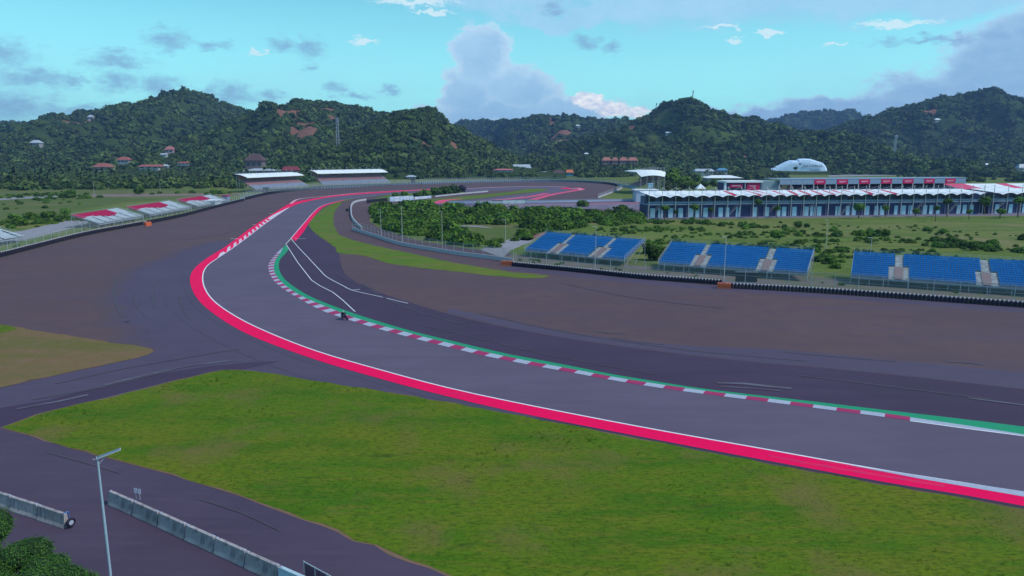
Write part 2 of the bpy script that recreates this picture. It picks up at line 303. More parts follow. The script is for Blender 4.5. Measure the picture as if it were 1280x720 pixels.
def thing(name, label, cat, loc=(0, 0, 0), rz=0.0, group=None, me=None):
    o = bpy.data.objects.new(name, me); COL.objects.link(o); o.location = loc; o.rotation_euler = (0, 0, rz)
    o['label'] = label; o['category'] = cat
    if group: o['group'] = group
    if me is None: o.empty_display_size = 0.5
    return o
def copy_thing(src, label, loc, rz, sc=1.0):
    r = src.copy(); COL.objects.link(r); r.location = loc; r.rotation_euler = (0, 0, rz); r.scale = (sc, sc, sc); r['label'] = label
    for ch in src.children:
        c = ch.copy(); COL.objects.link(c); c.parent = r
        for g in ch.children:
            d = g.copy(); COL.objects.link(d); d.parent = c
    return r
def struct(name, me):
    o = link(name, me); o['kind'] = 'structure'; return o
def P2(pts, z=0.0): return [gp(x, y) for x, y in pts]
def catmull(pts, step=2.0):
    P = [Vector(p) for p in pts]; P = [P[0] * 2 - P[1]] + P + [P[-1] * 2 - P[-2]]; out = []
    for i in range(1, len(P) - 2):
        a, b, c, d = P[i - 1:i + 3]; n = max(1, int((c - b).length / step)); n = min(n, 40)
        # centripetal
        t0 = 0; t1 = t0 + max(1e-3, (b - a).length) ** .5; t2 = t1 + max(1e-3, (c - b).length) ** .5; t3 = t2 + max(1e-3, (d - c).length) ** .5
        for k in range(n):
            t = t1 + (t2 - t1) * k / n
            A1 = a * ((t1 - t) / (t1 - t0)) + b * ((t - t0) / (t1 - t0)); A2 = b * ((t2 - t) / (t2 - t1)) + c * ((t - t1) / (t2 - t1)); A3 = c * ((t3 - t) / (t3 - t2)) + d * ((t - t2) / (t3 - t2))
            B1 = A1 * ((t2 - t) / (t2 - t0)) + A2 * ((t - t0) / (t2 - t0)); B2 = A2 * ((t3 - t) / (t3 - t1)) + A3 * ((t - t1) / (t3 - t1))
            out.append(B1 * ((t2 - t) / (t2 - t1)) + B2 * ((t - t1) / (t2 - t1)))
    out.append(P[-2].copy()); return out
def curve(pts, step=2.0): return catmull(P2(pts), step)
def arclen(ps):
    d = [0]
    for a, b in zip(ps, ps[1:]): d.append(d[-1] + (b - a).length)
    return d
def resample(ps, n):
    d = arclen(ps); L = d[-1]; out = []; j = 0
    for i in range(n):
        t = L * i / (n - 1)
        while j < len(d) - 2 and d[j + 1] < t: j += 1
        f = (t - d[j]) / max(1e-9, d[j + 1] - d[j]); out.append(ps[j].lerp(ps[j + 1], min(1, max(0, f))))
    return out
def walk(ps, step):
    n = max(2, int(round(arclen(ps)[-1] / step)) + 1); return resample(ps, n)
def poly_mesh(name, pts, z, m):
    pts = [Vector((p.x, p.y, z)) for p in pts]
    tris = tessellate_polygon([pts]); mb = MB()
    fs = []
    for t in tris:
        a, b, c = (pts[i] for i in t)
        fs.append(t if (b - a).cross(c - a).z > 0 else (t[0], t[2], t[1]))
    mb.add(pts, fs); return mb.mesh(name, m)
def patch(name, pxs, z, m, smooth=True, step=3.0):
    pts = catmull(P2(pxs) + [gp(*pxs[0])], step)[:-1] if smooth else P2(pxs)
    return struct(name, poly_mesh(name, pts, z, m))
def band_mesh(name, A, B, z, m, z2=None):
    mb = MB(); z2 = z if z2 is None else z2
    for i in range(len(A) - 1):
        a, b, c, d = A[i], A[i + 1], B[i + 1], B[i]
        q = [(a.x, a.y, z), (b.x, b.y, z), (c.x, c.y, z2), (d.x, d.y, z2)]
        n = (Vector(q[1]) - Vector(q[0])).cross(Vector(q[2]) - Vector(q[0]))
        if n.z < 0: q.reverse()
        mb.quad(*q)
    return mb.mesh(name, m)
def ribbon(ps, w, off=0.0):
    A, B = [], []
    for i, p in enumerate(ps):
        t = (ps[min(i + 1, len(ps) - 1)] - ps[max(i - 1, 0)]); t.z = 0; t.normalize(); nn = Vector((-t.y, t.x, 0))
        A.append(p + nn * (off + w / 2)); B.append(p + nn * (off - w / 2))
    return A, B
def line_mark(name, ps, w, z, m, off=0.0):
    A, B = ribbon(ps, w, off); return struct(name, band_mesh(name, A, B, z, m))
def shift_(ps, off):
    A, _ = ribbon(ps, 0, off); return A
def inpoly(x, y, poly):
    c = False; j = len(poly) - 1
    for i in range(len(poly)):
        a, b = poly[i], poly[j]
        if (a[1] > y) != (b[1] > y) and x < (b[0] - a[0]) * (y - a[1]) / (b[1] - a[1]) + a[0]: c = not c
        j = i
    return c

def ragged(ps, amp):
    out = []
    for p in ps:
        n = mn.noise_vector(Vector((p.x * 0.9, p.y * 0.9, 0))) + 0.5 * mn.noise_vector(Vector((p.x * 3, p.y * 3, 4))); out.append(Vector((p.x + n.x * amp, p.y + n.y * amp, 0)))
    return out
# ------------------------------------------------------------------ ground and track surfaces
mb = MB(); mb.quad((-7000, -300, 0), (7000, -300, 0), (7000, 9000, 0), (-7000, 9000, 0)); struct('ground', mb.mesh('ground', GROUND))
WALL_L = [(-90, 344), (0, 322.5), (50, 309.5), (112.5, 293.8), (180, 281), (225, 272), (272.5, 259.5), (306, 250.5), (335, 243.5), (370, 239), (402, 236.3), (450, 234), (500, 231.3), (528, 230.2), (575, 228.7), (660, 227.2), (715, 227.6), (746, 229.3), (761, 230.8), (770, 232.8)]
WALL_R = [(640, 333), (720, 340.5), (800, 349), (900, 356.5), (960, 361.3), (1010, 364.5), (1085, 370), (1175, 376.5), (1280, 384), (1420, 394.5)]
CWALL = [(440, 287.5), (452, 291.5), (470, 297), (500, 306.5), (545, 314.5), (580, 320), (620, 325), (641, 328.5)]
wl = curve(WALL_L, 4); wr = curve(WALL_R, 4)
run = wl + P2([(778, 236.5), (764, 242), (748, 248), (800, 251), (812, 268), (760, 264.5), (700, 265), (600, 263), (560, 259.5), (510, 256), (480, 257), (463, 266), (462, 277), (480, 288), (520, 300), (580, 310), (640, 317), (646, 327)]) + wr + P2([(1700, 560), (1700, 900), (-500, 900), (-500, 420)])
struct('runoff_area', poly_mesh('runoff_area', run, 0.010, RUNOFF))
# darker and bluer asphalt zones
patch('asphalt_zone', [(296, 300), (262, 303), (225, 315), (175, 334), (150, 350), (140, 370), (141, 388), (158, 416), (192, 440.5), (170, 448), (125, 458), (75, 468.5), (0, 485.5), (-160, 520), (-160, 640), (0, 537), (50, 519), (100, 507), (200, 483), (280, 464), (320, 465), (440, 485), (520, 497), (640, 518), (760, 541.5), (960, 579), (1120, 607), (1280, 634), (1500, 680), (1500, 640), (1280, 610), (1120, 590), (960, 561), (800, 532), (640, 501), (480, 463), (395, 438), (320, 408), (266, 375), (253, 350), (258, 334), (278, 319)], 0.016, BLUISH, smooth=False)
zone = curve([(366, 301), (384, 281.5), (392, 290), (405, 300), (420, 311), (424, 318), (426, 330), (434, 345), (460, 360), (510, 377.5), (570, 395), (640, 411), (740, 428), (880, 446.5), (960, 454.5), (1090, 466), (1280, 487), (1500, 512)], 4)
zin = curve([(1500, 576), (1280, 544), (1110, 521), (960, 502), (852, 489), (740, 471), (640, 451), (560, 433), (480, 412), (432, 397), (390, 380), (365, 366), (349, 350), (346, 335), (349, 322), (357, 307)], 4)
struct('asphalt_zone', poly_mesh('asphalt_zone', zone + zin, 0.016, DARK))
lite_a = curve([(560, 385), (640, 402), (740, 420), (880, 433.5), (960, 436), (1090, 448), (1280, 466), (1500, 488)], 4)
lite_b = curve([(560, 391), (640, 410.5), (740, 427.5), (880, 446), (960, 454), (1090, 465.5), (1280, 486.5), (1500, 511)], 4)
n_ = 120; struct('asphalt_strip', band_mesh('asphalt_strip', resample(lite_a, n_), resample(lite_b, n_), 0.022, BLUISH))
edge_b = wr; A_, B_ = ribbon(wr, 5.0, -2.7); struct('asphalt_strip', band_mesh('asphalt_strip', A_, B_, 0.016, BLUISH))
def blend_bands(pxs, ca, cb, w, z, sgn=1, n=5):
    ps = curve(pxs, 3); ps = ragged(ps, w * .5)
    for k in range(n):
        f = (k + .5) / n; c = tuple(a * (1 - f) + b * f for a, b in zip(ca, cb)); m = mat('blended_asphalt_%s_%02d' % (('a', 'b')[sgn > 0], k), c, 0.9, [(0.2, tuple(v * .9 for v in c), .42, .66, .8), (30, tuple(v * 1.2 for v in c), .5, .8, .3)])
        line_mark('asphalt_strip', ps, w / n, z + .0004 * k, m, sgn * (k - n / 2 + .5) * w / n)
RC, BC, DC = (0.093, 0.057, 0.070), (0.073, 0.054, 0.102), (0.048, 0.031, 0.062)
blend_bands([(262, 303), (225, 315), (175, 334), (150, 350), (140, 370), (141, 388), (158, 416), (190, 440)], RC, BC, 5.0, 0.017, 1)
# main track
OUT = [(1700, 700), (1500, 660), (1400, 640), (1280, 616), (1120, 591), (960, 562.5), (800, 533.8), (640, 502.5), (560, 485), (480, 463.8), (395, 438.8), (320, 408.8), (284, 389), (266, 375), (257, 362.5), (253.4, 350), (255, 338.8), (260.6, 331), (271.9, 323), (288.8, 311.8), (305, 300), (323.8, 285.5), (342.5, 272), (361, 260.2), (373.8, 254.6), (391, 250.4), (416, 246), (447.5, 243), (478.8, 240.8), (520, 238.2), (560, 236.3), (600, 234.9), (640, 233.4), (677, 233.1), (708, 233.8), (722, 235.2)]
INN = [(1700, 605), (1500, 577), (1400, 562), (1280, 545), (1210, 536), (1137.5, 526), (1045, 513.8), (960, 502.8), (905, 496), (855, 489.5), (807.5, 482.5), (762.5, 475), (720, 467), (665, 457), (640, 452), (605, 445), (570, 436.5), (535, 427.8), (505, 420), (470, 410.5), (437.5, 400.5), (405, 389.5), (388, 381.5), (373.8, 373.3), (361, 365.8), (348.8, 357.2), (340, 347.8), (335.8, 337.5), (336, 330), (340, 323.5), (346, 316.5), (352, 310.5), (357, 305.6), (363.8, 298), (371, 289.4), (382.5, 276), (391, 266.2), (400, 258.6), (410, 254.6), (428.8, 250.2), (453.8, 246.4), (485, 243.2), (520, 241.2), (560, 239.8), (600, 238.8), (640, 237.2), (672, 236.6), (690, 237)]
outc = curve(OUT, 3); innc = curve(INN, 3)
pts = outc + P2([(726, 236.6), (715, 238.8)]) + innc[::-1]
struct('track', poly_mesh('track', pts, 0.028, TRACK))
# far loops of the circuit
patch('track', [(726, 236.4), (716, 239), (692, 243), (666, 249.6), (630, 254), (600, 257.5), (560, 257.5), (530, 255.8), (545, 252.8), (590, 249.5), (625, 246), (660, 242), (690, 237.2)], 0.024, TRACK, step=6)
patch('track', [(560, 259), (600, 256.5), (640, 254.5), (720, 253.4), (805, 252.6), (812, 262), (720, 261), (660, 261.5), (600, 261.8)], 0.030, mat('pit_lane_asphalt', (0.17, 0.13, 0.19), 0.85, [(0.1, (0.13, 0.11, 0.16), 0.4, 0.65, 0.8)]), step=6)
patch('grass_island', [(500, 253.6), (530, 249.6), (560, 247.2), (600, 243.6), (640, 239.6), (665, 235.9), (684, 236.6), (676, 239.5), (650, 241.8), (620, 245.4), (590, 248.8), (555, 251.8), (520, 254.8)], 0.036, STRIPG, step=6)
patch('grass_island', [(592, 253.6), (612, 251.4), (640, 251.2), (672, 250), (660, 252.6), (625, 254.6), (600, 255.2)], 0.036, STRIPG, step=6)
patch('grass_island', [(486, 243.6), (520, 241.4), (545, 240.2), (582, 240.2), (560, 243.4), (530, 245.5), (500, 248.5), (470, 249.8)], 0.034, STRIPG, step=6)
patch('painted_runoff', [(543.5, 255), (546, 251.2), (556, 249.6), (580, 248.2), (560, 251), (554, 254)], 0.042, REDF, step=6)
def far_line(pxs, w, m, z=0.05, name='track_marking'): return line_mark(name, curve(pxs, 5), w, z, m)
far_line([(666, 249.6), (692.5, 242.8), (715, 239), (727, 236.8), (722, 235), (708, 233.6)], 5.0, REDF)
far_line([(704, 235), (712, 236.2), (722, 236.6)], 7.0, RED, 0.056)
far_line([(712, 235.2), (722, 235.8), (727, 237)], 1.6, WHITEP, 0.062)
far_line([(582, 235.8), (600, 235), (640, 233.4), (677, 233), (708, 233.6), (722, 235.4)], 3.2, PINK, 0.05)
far_line([(618, 250), (640, 248.6), (662, 246), (684, 241.6)], 4.5, REDF)
far_line([(582, 253.6), (600, 251.2), (630, 249), (655, 245.6)], 0.9, PINK, 0.056)
far_line([(592, 258.3), (640, 257), (700, 256), (800, 255.2)], 1.0, PINK, 0.056)
far_line([(736, 254.2), (770, 253.8), (806, 253.4)], 2.6, REDF, 0.05)
for k in range(9):
    a = 600 + k * 23; far_line([(a, 259.2 - k * 0.15), (a + 9, 259.0 - k * 0.15)], 0.5, WHITEP, 0.058)
# outer red kerb and its white edge line
REDO = [(1700, 745), (1500, 694), (1400, 668), (1280, 633), (1120, 605.5), (960, 576.3), (800, 546), (640, 514.5), (560, 496), (480, 475), (395, 450), (320, 422.5), (290, 407.5), (264, 390), (250, 377.5), (241, 364), (237.5, 351), (239.4, 341), (246, 332.8), (258.8, 322.8), (280, 309.6), (296, 298), (317.5, 282.2), (340, 267.8), (362, 254.8), (370, 252.2), (391, 248.6), (416, 244.6), (447.5, 241.6), (478.8, 239.6), (520, 237.3), (560, 235.6)]
redo = curve(REDO, 3)
n_ = 420
def upto(ps, px):       # part of a curve up to a photo column beyond the bend
    return ps
outk = curve([p for p in OUT if p[0] not in (600, 640, 677, 708, 722)], 3)
struct('red_kerb', band_mesh('red_kerb', resample(outk, n_), resample(redo, n_), 0.040, RED))
line_mark('track_edge_line', [p for p in outc if p.y < 340], 0.22, 0.048, WHITEP)
line_mark('track_edge_line', curve(INN[32:46], 3), 0.20, 0.048, WHITEP)
line_mark('track_edge_line', curve(INN[:6], 3), 0.22, 0.048, WHITEP, 0.1)
# dark gutter between red kerb and grass
line_mark('gutter_strip', [p for p in redo if p.x > 0 and p.y < 95], 0.7, 0.030, DARK, 0.0)
# wide white wedge at the right end of the outer kerb
struct('white_wedge', poly_mesh('white_wedge', P2([(1060, 581.5), (1150, 595.6), (1280, 615), (1500, 656), (1700, 694), (1700, 712), (1500, 671), (1280, 621.5), (1150, 599)]), 0.052, KWHITE))
# toothed white kerb on the exit of the outer kerb
ka = curve([(273, 322.4), (288.8, 312), (305, 300), (323.8, 285.5), (342.5, 271.9), (361, 260)], 1); kb = curve([(276, 315.5), (284, 310.2), (300, 299), (319, 284.6), (339, 270.2), (361, 259.2)], 1)
na = 72; KA, KB = resample(ka, na), resample(kb, na)
mb = MB(); mb2 = MB()
q = P2([(271.5, 323.4), (282, 316.4), (279.5, 314.6), (275.5, 316.4)]); mb.quad(*[(p.x, p.y, 0.056) for p in q][::-1] if (q[1] - q[0]).cross(q[2] - q[0]).z < 0 else [(p.x, p.y, 0.056) for p in q])
for i in range(3, na - 1):
    q = [KA[i], KA[i + 1], KB[i + 1], KB[i]]
    if (q[1] - q[0]).cross(q[2] - q[0]).z < 0: q.reverse()
    (mb if (i // 2) % 2 == 0 or i > 44 else mb2).quad(*[(p.x, p.y, 0.056) for p in q])
kb_ = struct('exit_kerb', mb.mesh('exit_kerb', mat('exit_kerb_white', (0.68, 0.55, 0.66), 0.6)))
far_line([(363, 254.6), (376, 248.4), (400, 246), (420, 244), (447.5, 241.2), (480, 239.2), (520, 237.6), (556, 235.8)], 1.5, PINK, 0.054, 'exit_kerb')
# inner kerb: red and white blocks, and green band behind
KO = [(1137.5, 522.3), (1105, 517.8), (1045, 510.5), (960, 499.2), (905, 492.6), (855, 485.8), (807.5, 478.8), (762.5, 471.3), (720, 463.2), (665, 453), (640, 448), (605, 440.5), (570, 431.8), (535, 423.2), (505, 415.2), (470, 405.8), (437.5, 395.5), (408, 384), (390, 376.5), (377, 370.5), (365, 363.4), (355, 355.6), (346.5, 346.8), (342.6, 337.5), (343, 329.5), (346.6, 321.5), (351, 316)]
KI = [(1137.5, 526), (1105, 521.6), (1045, 513.8), (960, 502.8), (905, 496), (855, 489.5), (807.5, 482.5), (762.5, 475), (720, 467), (665, 457), (640, 452), (605, 445), (570, 436.5), (535, 427.8), (505, 420), (470, 410.5), (437.5, 400.5), (405, 389.5), (388, 381.5), (373.8, 373.3), (361, 365.8), (348.8, 357.2), (340, 347.8), (335.8, 337.5), (336, 330), (340, 323.5), (346, 316.5)]
kic, koc = curve(KI, 1), curve(KO, 1)
nseg = int(arclen(kic)[-1] / 2.15)
a_, b_ = resample(kic, nseg * 3 + 1), resample(koc, nseg * 3 + 1)
kerb = link('kerb', band_mesh('kerb', a_, b_, 0.034, CONC)); kerb['kind'] = 'structure'
for i in range(nseg):
    mb = MB(); A, B = a_[i * 3:i * 3 + 4], b_[i * 3:i * 3 + 4]
    bl = [(p.x, p.y, 0.045) for p in A]; bh = [(p.x, p.y, 0.11) for p in B]
    for j in range(3):
        q = [bl[j], bl[j + 1], bh[j + 1], bh[j]]
        if (Vector(q[1]) - Vector(q[0])).cross(Vector(q[2]) - Vector(q[0])).z < 0: q.reverse()
        mb.quad(*q)
        q = [bh[j], bh[j + 1], (bh[j + 1][0], bh[j + 1][1], 0.03), (bh[j][0], bh[j][1], 0.03)]; mb.quad(*q)
    link('kerb_block', mb.mesh('kerb_block', KRED if i % 2 == 0 else KWHITE), kerb)
struct('white_wedge', poly_mesh('white_wedge', P2([(1137, 526), (1280, 545.2), (1400, 562), (1400, 560), (1280, 543.6), (1210, 532.6), (1137, 522)]), 0.052, KWHITE))
struct('white_wedge', poly_mesh('white_wedge', P2([(345.5, 317), (354, 309), (350.6, 316.2), (348, 319)]), 0.052, KWHITE))
GO = [(1500, 566), (1400, 551), (1280, 533.8), (1200, 523.8), (1110, 513.4), (1035, 504.4), (960, 495.8), (905, 489.5), (852.5, 482.3), (807, 475), (762, 467.5), (720, 459), (665, 448.5), (640, 443.8), (605, 436), (560, 425.2), (520, 415.5), (480, 404), (437.5, 390.3), (411, 380.5), (390, 371.8), (377.5, 365), (365, 356.8), (354.5, 347.5), (349.2, 337.5), (348.6, 330), (351, 323), (357, 317), (361, 311.4)]
GI = [(1500, 576.5), (1400, 560), (1280, 543.6), (1210, 532.6), (1137, 522)] + KO[1:] + [(352.5, 311.5), (357, 306)]
struct('green_kerb', band_mesh('green_kerb', resample(curve(GI, 2), 260), resample(curve(GO, 2), 260), 0.040, GREEN))
# inner red kerb, entry side
ra = curve([(364, 298), (371, 289.6), (382.5, 276.4), (391, 266.5), (400, 259), (410, 254.8), (430, 250)], 2); rb = curve([(369.5, 301.5), (379, 290.5), (384.5, 281.5), (390.5, 273.4), (401, 261.6), (408, 257), (430, 250.4)], 2)
struct('red_kerb', band_mesh('red_kerb', resample(ra, 60), resample(rb, 60), 0.042, RED))
# painted lines on the inner run-off
line_mark('track_marking', curve([(364, 298.5), (370, 306), (385, 322), (400, 338), (408, 346), (430, 358), (440, 363), (475, 371), (510, 379.5)], 2), 0.17, 0.05, WHITEP)
line_mark('track_marking', P2([(358, 306), (372, 328), (389.5, 350.5), (400, 357.5), (416, 365.5), (428, 375), (443.8, 389.8)]), 0.17, 0.05, WHITEP)
line_mark('track_marking', P2([(368, 298.4), (382, 298.6)]), 0.35, 0.05, WHITEP)
line_mark('track_marking', P2([(440, 363), (450, 361.8)]), 0.25, 0.05, WHITEP)
for (a, b, c) in ((288, 298, 298.6), (315, 320, 281), (336, 342, 267)):
    line_mark('track_marking', P2([(a, c), (b, c)]), 0.6, 0.05, WHITEP)
# grass areas
V = [(5, 534.5), (50, 518), (100, 506), (160, 491.5), (200, 481.5), (240, 471.5), (280, 463), (320, 464), (370, 472.7), (440, 484), (520, 496.3), (585, 508), (640, 518.2), (760, 541.8), (960, 580), (1120, 609), (1280, 637), (1500, 680), (1900, 760), (1900, 1100), (1000, 1000), (700, 775), (565, 719.5), (470, 682.5), (382.5, 648.8), (320, 626), (275, 611), (220, 594), (160, 577.5), (120, 569), (60, 551), (25, 541)]
verge = catmull(P2(V), 1.5)
rngl = random.Random(3)
struct('soil_edge', poly_mesh('soil_edge', ragged([p + (p - Vector((10, 60, 0))).normalized() * 0.22 for p in verge], 0.25), 0.030, SOILM))
VERGE = ragged(verge, 0.35)
struct('grass_verge', poly_mesh('grass_verge', VERGE, 0.038, GRASS))
GSTRIP = [(430, 249.6), (422.5, 258.8), (418, 266), (417.5, 280), (427.5, 295), (460, 305), (510, 316), (570, 328.8), (640, 340), (687, 345), (680, 347.6), (640, 347), (570, 339.5), (495, 331), (450, 319), (424, 316.5), (420, 310), (402.5, 297.5), (390, 287.5), (386.5, 279), (396, 268), (410, 258), (422, 253), (440, 249)]
struct('grass_strip', poly_mesh('grass_strip', ragged(catmull(P2(GSTRIP) + [gp(*GSTRIP[0])], 1.5)[:-1], 0.55), 0.034, STRIPG))
SAND = [(-120, 398), (0, 406), (25, 410), (82.5, 418.8), (140, 428.8), (180, 433.8), (192, 440), (185, 443.8), (125, 457.5), (75, 467.5), (0, 484.5), (-160, 520)]
struct('dry_grass_patch', poly_mesh('dry_grass_patch', ragged(catmull(P2(SAND) + [gp(*SAND[0])], 1.5)[:-1], 0.5), 0.034, DRYG))
patch('grass_patch', [(-60, 402), (0, 406), (22, 411), (10, 415), (0, 416.5), (-60, 420)], 0.042, GRASS, step=2)
# service road at the bottom left
ROADP = [(-300, 640), (-120, 560), (0, 537), (25, 542.5), (60, 552.5), (120, 570.5), (220, 596), (320, 628), (382, 650.5), (470, 684), (566, 721), (700, 777), (1000, 1002), (1000, 1400), (-300, 1100)]
struct('service_road', poly_mesh('service_road', P2(ROADP), 0.024, ROAD))
patch('asphalt_patch', [(-200, 560), (0, 510), (60, 500), (150, 478), (260, 458), (350, 452), (300, 463), (240, 471), (100, 505), (0, 534), (-200, 600)], 0.022, DARK, step=3)
# infield grounds behind the right wall
patch('gravel_apron', [(625, 325), (640, 318), (690, 322), (760, 330), (830, 334), (1000, 345), (1280, 363), (1420, 372), (1420, 393), (1280, 382.5), (1085, 368.5), (900, 355), (720, 339), (641, 331)], 0.012, mat('gravel_apron', (0.15, 0.12, 0.11), 0.95, [(0.2, (0.11, 0.12, 0.06), 0.45, 0.6, 0.9), (0.06, (0.20, 0.16, 0.16), 0.5, 0.65, 0.7)]), smooth=False)
patch('pit_apron', [(800, 274.5), (900, 273.6), (1050, 271.8), (1280, 269.8), (1500, 267), (1500, 262), (1200, 262), (812, 268)], 0.018, mat('pit_apron_asphalt', (0.16, 0.14, 0.18), 0.9, [(0.1, (0.2, 0.18, 0.2), 0.45, 0.65, 0.7)]), smooth=False)
patch('paddock_ground', [(790, 262), (812, 244), (900, 238), (1210, 236), (1500, 240), (1500, 262)], 0.008, CONC, smooth=False)
patch('field_ground', [(-300, 330), (-60, 285), (60, 270), (170, 252), (290, 246), (300, 240), (200, 236), (0, 234), (-300, 232)], 0.008, BROWNF, smooth=True, step=20)
patch('concrete_track', [(-60, 302), (30, 288), (100, 272), (118, 274), (104, 282), (40, 298), (-60, 320)], 0.014, CONC, smooth=False)
patch('concrete_track', [(-60, 249), (0, 247.4), (70, 244.2), (100, 243.4), (70, 246.2), (0, 250), (-60, 253)], 0.014, CONC, smooth=False)
patch('concrete_track', [(100, 243), (300, 241.5), (300, 243), (180, 245.5), (96, 246.5)], 0.014, mat('reddish_track', (0.2, 0.14, 0.13), 0.9), smooth=False)
patch('concrete_track', [(600, 312), (640, 298), (668, 296), (664, 302), (640, 312), (628, 322)], 0.014, CONC, smooth=False)
patch('soil_bank', [(648, 300), (655, 296), (668, 292), (684, 290.5), (682, 293), (668, 298), (660, 301)], 0.014, mat('red_bank_soil', (.22, .09, .09), .95, [(.5, (.12, .1, .05), .5, .7, .7)]))
patch('concrete_track', [(560, 283.6), (575, 281.6), (600, 282.2), (618, 285.6), (598, 283.8), (575, 283)], 0.014, CONC, smooth=False)
patch('olive_clearing', [(556, 284), (575, 280.5), (610, 281), (660, 281), (664, 291), (640, 300), (612, 303), (588, 301), (575, 294), (560, 288)], 0.010, BROWNF)
patch('concrete_track', [(1036, 219), (1110, 217.5), (1300, 216.4), (1300, 217.8), (1110, 219.4), (1036, 221)], 0.02, CONC, smooth=False)

SKID = mat('rubber_mark', (0.058, 0.048, 0.070), 0.7, [(0.5, (0.078, 0.064, 0.090), 0.36, 0.58, 1.0)])
SKIDR = mat('rubber_on_red', (0.52, 0.02, 0.11), 0.7, [(0.5, (0.78, 0.004, 0.09), 0.35, 0.55, 1.0, (1, 3, 1))])
DUST = mat('dust_streak', (0.125, 0.125, 0.17), 0.9, [(0.4, (0.08, 0.062, 0.10), 0.4, 0.58, 1.0, (.4, 1, 1))])
for pxs, w in (([(895, 479), (930, 480), (965, 484), (990, 486)], .7), ([(900, 483.5), (940, 486), (975, 489)], .35), ([(1210, 498), (1250, 503), (1280, 507)], .4), ([(130, 482), (180, 470), (230, 459), (290, 451)], .6), ([(20, 512), (70, 503), (110, 494)], .5)):
    line_mark('dust_mark', curve(pxs, 2), w, 0.0655, DUST)
for k, (pxs, w) in enumerate([([(146, 348), (143, 362), (145, 378), (152, 396)], .35), ([(196, 352), (190, 366), (193, 384)], .3), ([(236, 398), (228, 385), (226, 372)], .3), ([(168, 372), (172, 384), (182, 396)], .3), ([(742, 414), (760, 416.5), (782, 417.5)], .5),
        ([(764, 422), (790, 427), (830, 431)], .3), ([(450, 352), (480, 372), (530, 392), (590, 408)], .3), ([(520, 405), (600, 424), (700, 447), (820, 468)], .22), ([(600, 392), (700, 414), (860, 438), (1010, 452)], .25), ([(980, 440), (1040, 446), (1120, 452)], .3), ([(1180, 452), (1212, 454), (1228, 456)], .5),
        ([(300, 262), (330, 268), (352, 270)], .4), ([(222, 300), (262, 296), (300, 286)], .3), ([(700, 354), (790, 372), (905, 386)], .25), ([(1000, 470), (1100, 482), (1240, 500)], .3), ([(420, 340), (440, 352), (470, 362)], .25),
        ([(70, 480), (150, 462), (230, 448), (300, 436)], .3), ([(40, 500), (130, 484), (220, 462)], .35), ([(60, 566), (110, 580), (150, 592)], .16), ([(250, 625), (300, 641), (350, 664)], .14)]):
    line_mark('skid_mark', curve(pxs, 2), w, 0.0470 + 0.0006 * k, SKID)
for k, (pxs, w) in enumerate([([(1000, 578), (1060, 588), (1120, 598), (1180, 608)], .5), ([(1020, 575), (1080, 586), (1150, 598.6)], .4), ([(960, 570), (1010, 579.5), (1050, 586.5)], .3)]):
    line_mark('skid_mark', curve(pxs, 2), w, 0.0440 + 0.0015 * k, SKIDR)
for k, o_ in enumerate((3.6, 7.4)):
    line_mark('track_seam', [p for p in shift_(outc, o_) if p.y < 420], .07, 0.034, SKID)

# ------------------------------------------------------------------ hills
def crest_curve(pts):
    """pts: (px, py, distance) along the skyline of one hill -> function s -> 3D crest point"""
    P = [dp(px, py, D) for px, py, D in pts]; return catmull(P, 18)
def ridged(x, y, s, o=4):
    a, f, t = 1.0, 1.0, 0.0
    for k in range(o):
        t += a * (1 - abs(mn.noise(Vector((x * f / s, y * f / s, k * 7.7)))) * 2.0); a *= 0.5; f *= 2.1
    return t / 1.9
FOREST = []          # (x, y, z, size)
def in_ell(px, py, ells):
    for (cx, cy_, rx, ry) in ells:
        d = ((px - cx) / rx) ** 2 + ((py - cy_) / ry) ** 2
        if d < 1 + 0.5 * mn.noise(Vector((px * .15, py * .15, 3))): return True
    return False
HILLG = mat('hill_undergrowth', (0.030, 0.052, 0.018), 1.0, [(0.02, (0.045, 0.075, 0.02), 0.42, 0.6, 0.8)], spec=0.05)
MEADOW = mat('hill_meadow', (0.0638, 0.0945, 0.0252), 1.0, [(0.03, (0.0450, 0.0770, 0.0225), 0.42, 0.6, 0.8)], spec=0.05)
EARTH = mat('bare_red_earth', (0.21, 0.10, 0.075), 1.0, [(0.05, (0.15, 0.085, 0.06), 0.42, 0.6, 0.8), (0.2, (0.28, 0.15, 0.12), 0.5, 0.7, 0.6)], spec=0.05)
HV, HF = [], []
